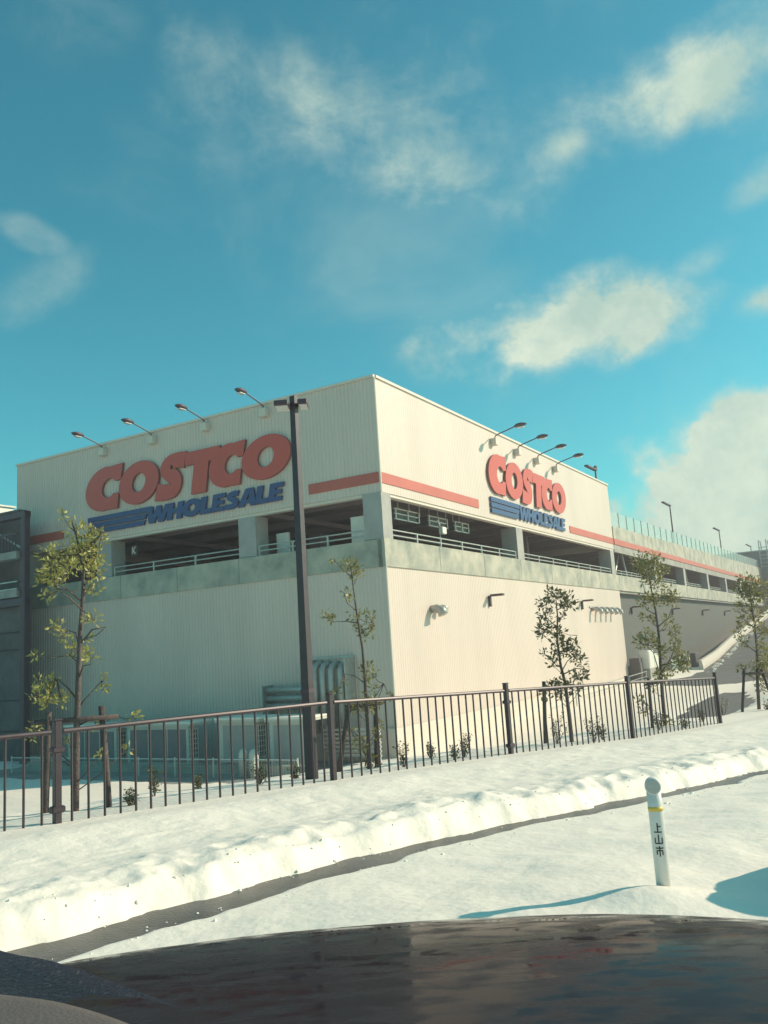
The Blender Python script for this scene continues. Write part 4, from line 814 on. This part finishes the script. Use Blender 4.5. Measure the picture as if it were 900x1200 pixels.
# ------------------------------------------------------------------ road-edge delineator post
bx, by = 1.328, 4.72
t = thing('delineator_post', (bx, by, .05), 'white road marker post with yellow band and black Japanese characters, in the snow', 'marker post')
b = MB(); b.tube([(bx, by, -.1), (bx, by, .485), (bx, by, .612)], [.0375, .0375, .037], 28, True); pst = b.build('post', M['bollard'], t, True)
b = MB(); b.tube([(bx, by, .485), (bx, by, .507)], .0384, 28); b.build('yellow_band', M['yellow'], pst, True)
fd = Vector((-.30, -1, 0)).normalized()
b = MB(); c = Vector((bx, by, .612)); b.tube([c-fd*.036, c-fd*.03, c+fd*.034, c+fd*.040], [.036, .0425, .0425, .040], 28); hd = b.build('head', M['bollard'], t, True)
b = MB(); b.tube([c+fd*.0405, c+fd*.043], [.036, .036], 28); b.build('reflector', M['reflector'], hd)
# characters, drawn as bars wrapped onto the round post
def bars(segs, zc, hgt, wid):
    b = MB(); th = .0066; r = .0383; a0 = math.atan2(fd.y, fd.x)+.0
    def P(x, z, rr): an = a0+x*wid/r; return Vector((bx+math.cos(an)*rr, by+math.sin(an)*rr, zc+z*hgt))
    for (x0, z0, x1, z1) in segs:
        dx, dz = (x1-x0)*wid, (z1-z0)*hgt; l = math.hypot(dx, dz); px, pz = -dz/l*th/2/wid, dx/l*th/2/hgt
        N_ = 4; 
        for k in range(N_):
            f0, f1 = k/N_, (k+1)/N_
            q = [(x0+(x1-x0)*f0-px, z0+(z1-z0)*f0-pz), (x0+(x1-x0)*f1-px, z0+(z1-z0)*f1-pz), (x0+(x1-x0)*f1+px, z0+(z1-z0)*f1+pz), (x0+(x1-x0)*f0+px, z0+(z1-z0)*f0+pz)]
            b.quad(*[P(x, z, r) for x, z in q])
    b.build('character', M['ink'], pst)
cw, chh = .040, .047
bars([(0, -.48, 0, .5), (0, .12, .42, .12), (-.5, -.48, .5, -.48)], .405, chh, cw)                                         # ue
bars([(0, -.42, 0, .5), (-.45, -.46, -.45, .15), (.45, -.46, .45, .15), (-.45, -.44, .45, -.44)], .347, chh, cw)           # yama
bars([(0, .55, 0, .38), (-.5, .34, .5, .34), (-.36, .08, .36, .08), (-.36, .08, -.36, -.36), (.36, .08, .36, -.40), (0, .34, 0, -.55)], .287, chh, cw)   # shi

# ------------------------------------------------------------------ the car's own bonnet, cowl and dashboard
car = thing('car', (0, .6, 0), 'dark wet car bonnet and dashboard edge seen from the seat, along the bottom', 'car')
ed = [(-.66, 1.38), (-.58, 1.455), (-.493, 1.488), (-.40, 1.512), (-.262, 1.541), (-.016, 1.560), (.173, 1.553), (.315, 1.537), (.447, 1.500), (.566, 1.449), (.74, 1.35), (.95, 1.16), (1.10, .9)]
b = MB(); rows = []
def smooth_line(P, n):
    out = []
    for i in range(len(P)-1):
        p0, p1, p2, p3 = P[max(i-1, 0)], P[i], P[i+1], P[min(i+2, len(P)-1)]
        for k in range(n):
            t_ = k/n; out.append(tuple(.5*((2*p1[j])+(-p0[j]+p2[j])*t_+(2*p0[j]-5*p1[j]+4*p2[j]-p3[j])*t_*t_+(-p0[j]+3*p1[j]-3*p2[j]+p3[j])*t_**3) for j in range(2)))
    return out+[P[-1]]
E2 = smooth_line(ed, 5)
for (x, y) in E2:
    row = []
    cx_, cy_ = .35, .25; dx, dy = cx_-x, cy_-y; L_ = math.hypot(dx, dy); dx /= L_; dy /= L_
    for d, z in ((-.055, .55), (-.050, .70), (-.040, .83), (-.026, .895), (-.010, .928), (.0, .938), (.03, .952), (.08, .966), (.2, .985), (.4, 1.0), (.75, 1.01), (L_-.05, 1.02)):
        row.append(Vector((x+dx*d, y+dy*d, z-.002)))
    rows.append(row)
b.loft(rows, False, False); b.build('bonnet', M['paint'], car, True)
cowl_m = mat('cowl_plastic', (.025, .018, .025), .5, 0, 140, .9, 160, col2=(.07, .062, .07), lo=.56, hi=.66, bdist=.004)
b = MB()
ck = [(-.80, 1.50), (-.596, 1.340), (-.504, 1.285), (-.36, 1.165), (-.230, 1.049), (-.1, .95), (.2, .80)]
ck = smooth_line(ck, 4); rows = []
for (x, y) in ck:
    nx, ny = -.62, -.78
    rows.append([Vector((x+nx*d, y+ny*d, z)) for d, z in ((-.05, .90), (-.02, .985), (.0, 1.0), (.03, .992), (.10, .99), (.22, .97))])
b.loft(rows, False, False); b.build('cowl', cowl_m, car, True)
b = MB(); rows = []
for (x, y) in smooth_line([(-.70, 1.20), (-.507, 1.124), (-.41, 1.080), (-.294, .992), (-.18, .86)], 5):
    rows.append([Vector((x+.35*d, y-.94*d, z)) for d, z in ((-.012, .97), (-.004, 1.01), (.004, 1.018), (.03, 1.02), (.12, 1.03), (.3, 1.03))])
b.loft(rows, False, False); b.build('dashboard', mat('dashboard_tan', (.12, .098, .09), .7, .1, 20, .2, 200), car, True)

# ------------------------------------------------------------------ haze box added to lift the dark tones
hb = MB(); hb.box((0, 0, 0), (1, 0, 0), (0, 1, 0), (0, 0, 1), -2400, 2400, -2400, 2400, -60, 14.5)
hm = bpy.data.materials.new('haze_air'); hm.use_nodes = True; hn = hm.node_tree; hn.nodes.remove(hn.nodes['Principled BSDF'])
pv = hn.nodes.new('ShaderNodeVolumePrincipled'); pv.inputs['Density'].default_value = HAZE; pv.inputs['Color'].default_value = (.97, .91, .94, 1); pv.inputs['Anisotropy'].default_value = .3
hn.links.new(pv.outputs[0], hn.nodes['Material Output'].inputs['Volume'])
ho = hb.build('haze', hm); ho['kind'] = 'stuff'; tag(ho, 'thin pale haze added to the air to lift the dark tones', 'haze')

for o in NEED:
    if '_loc' in o: del o['_loc']
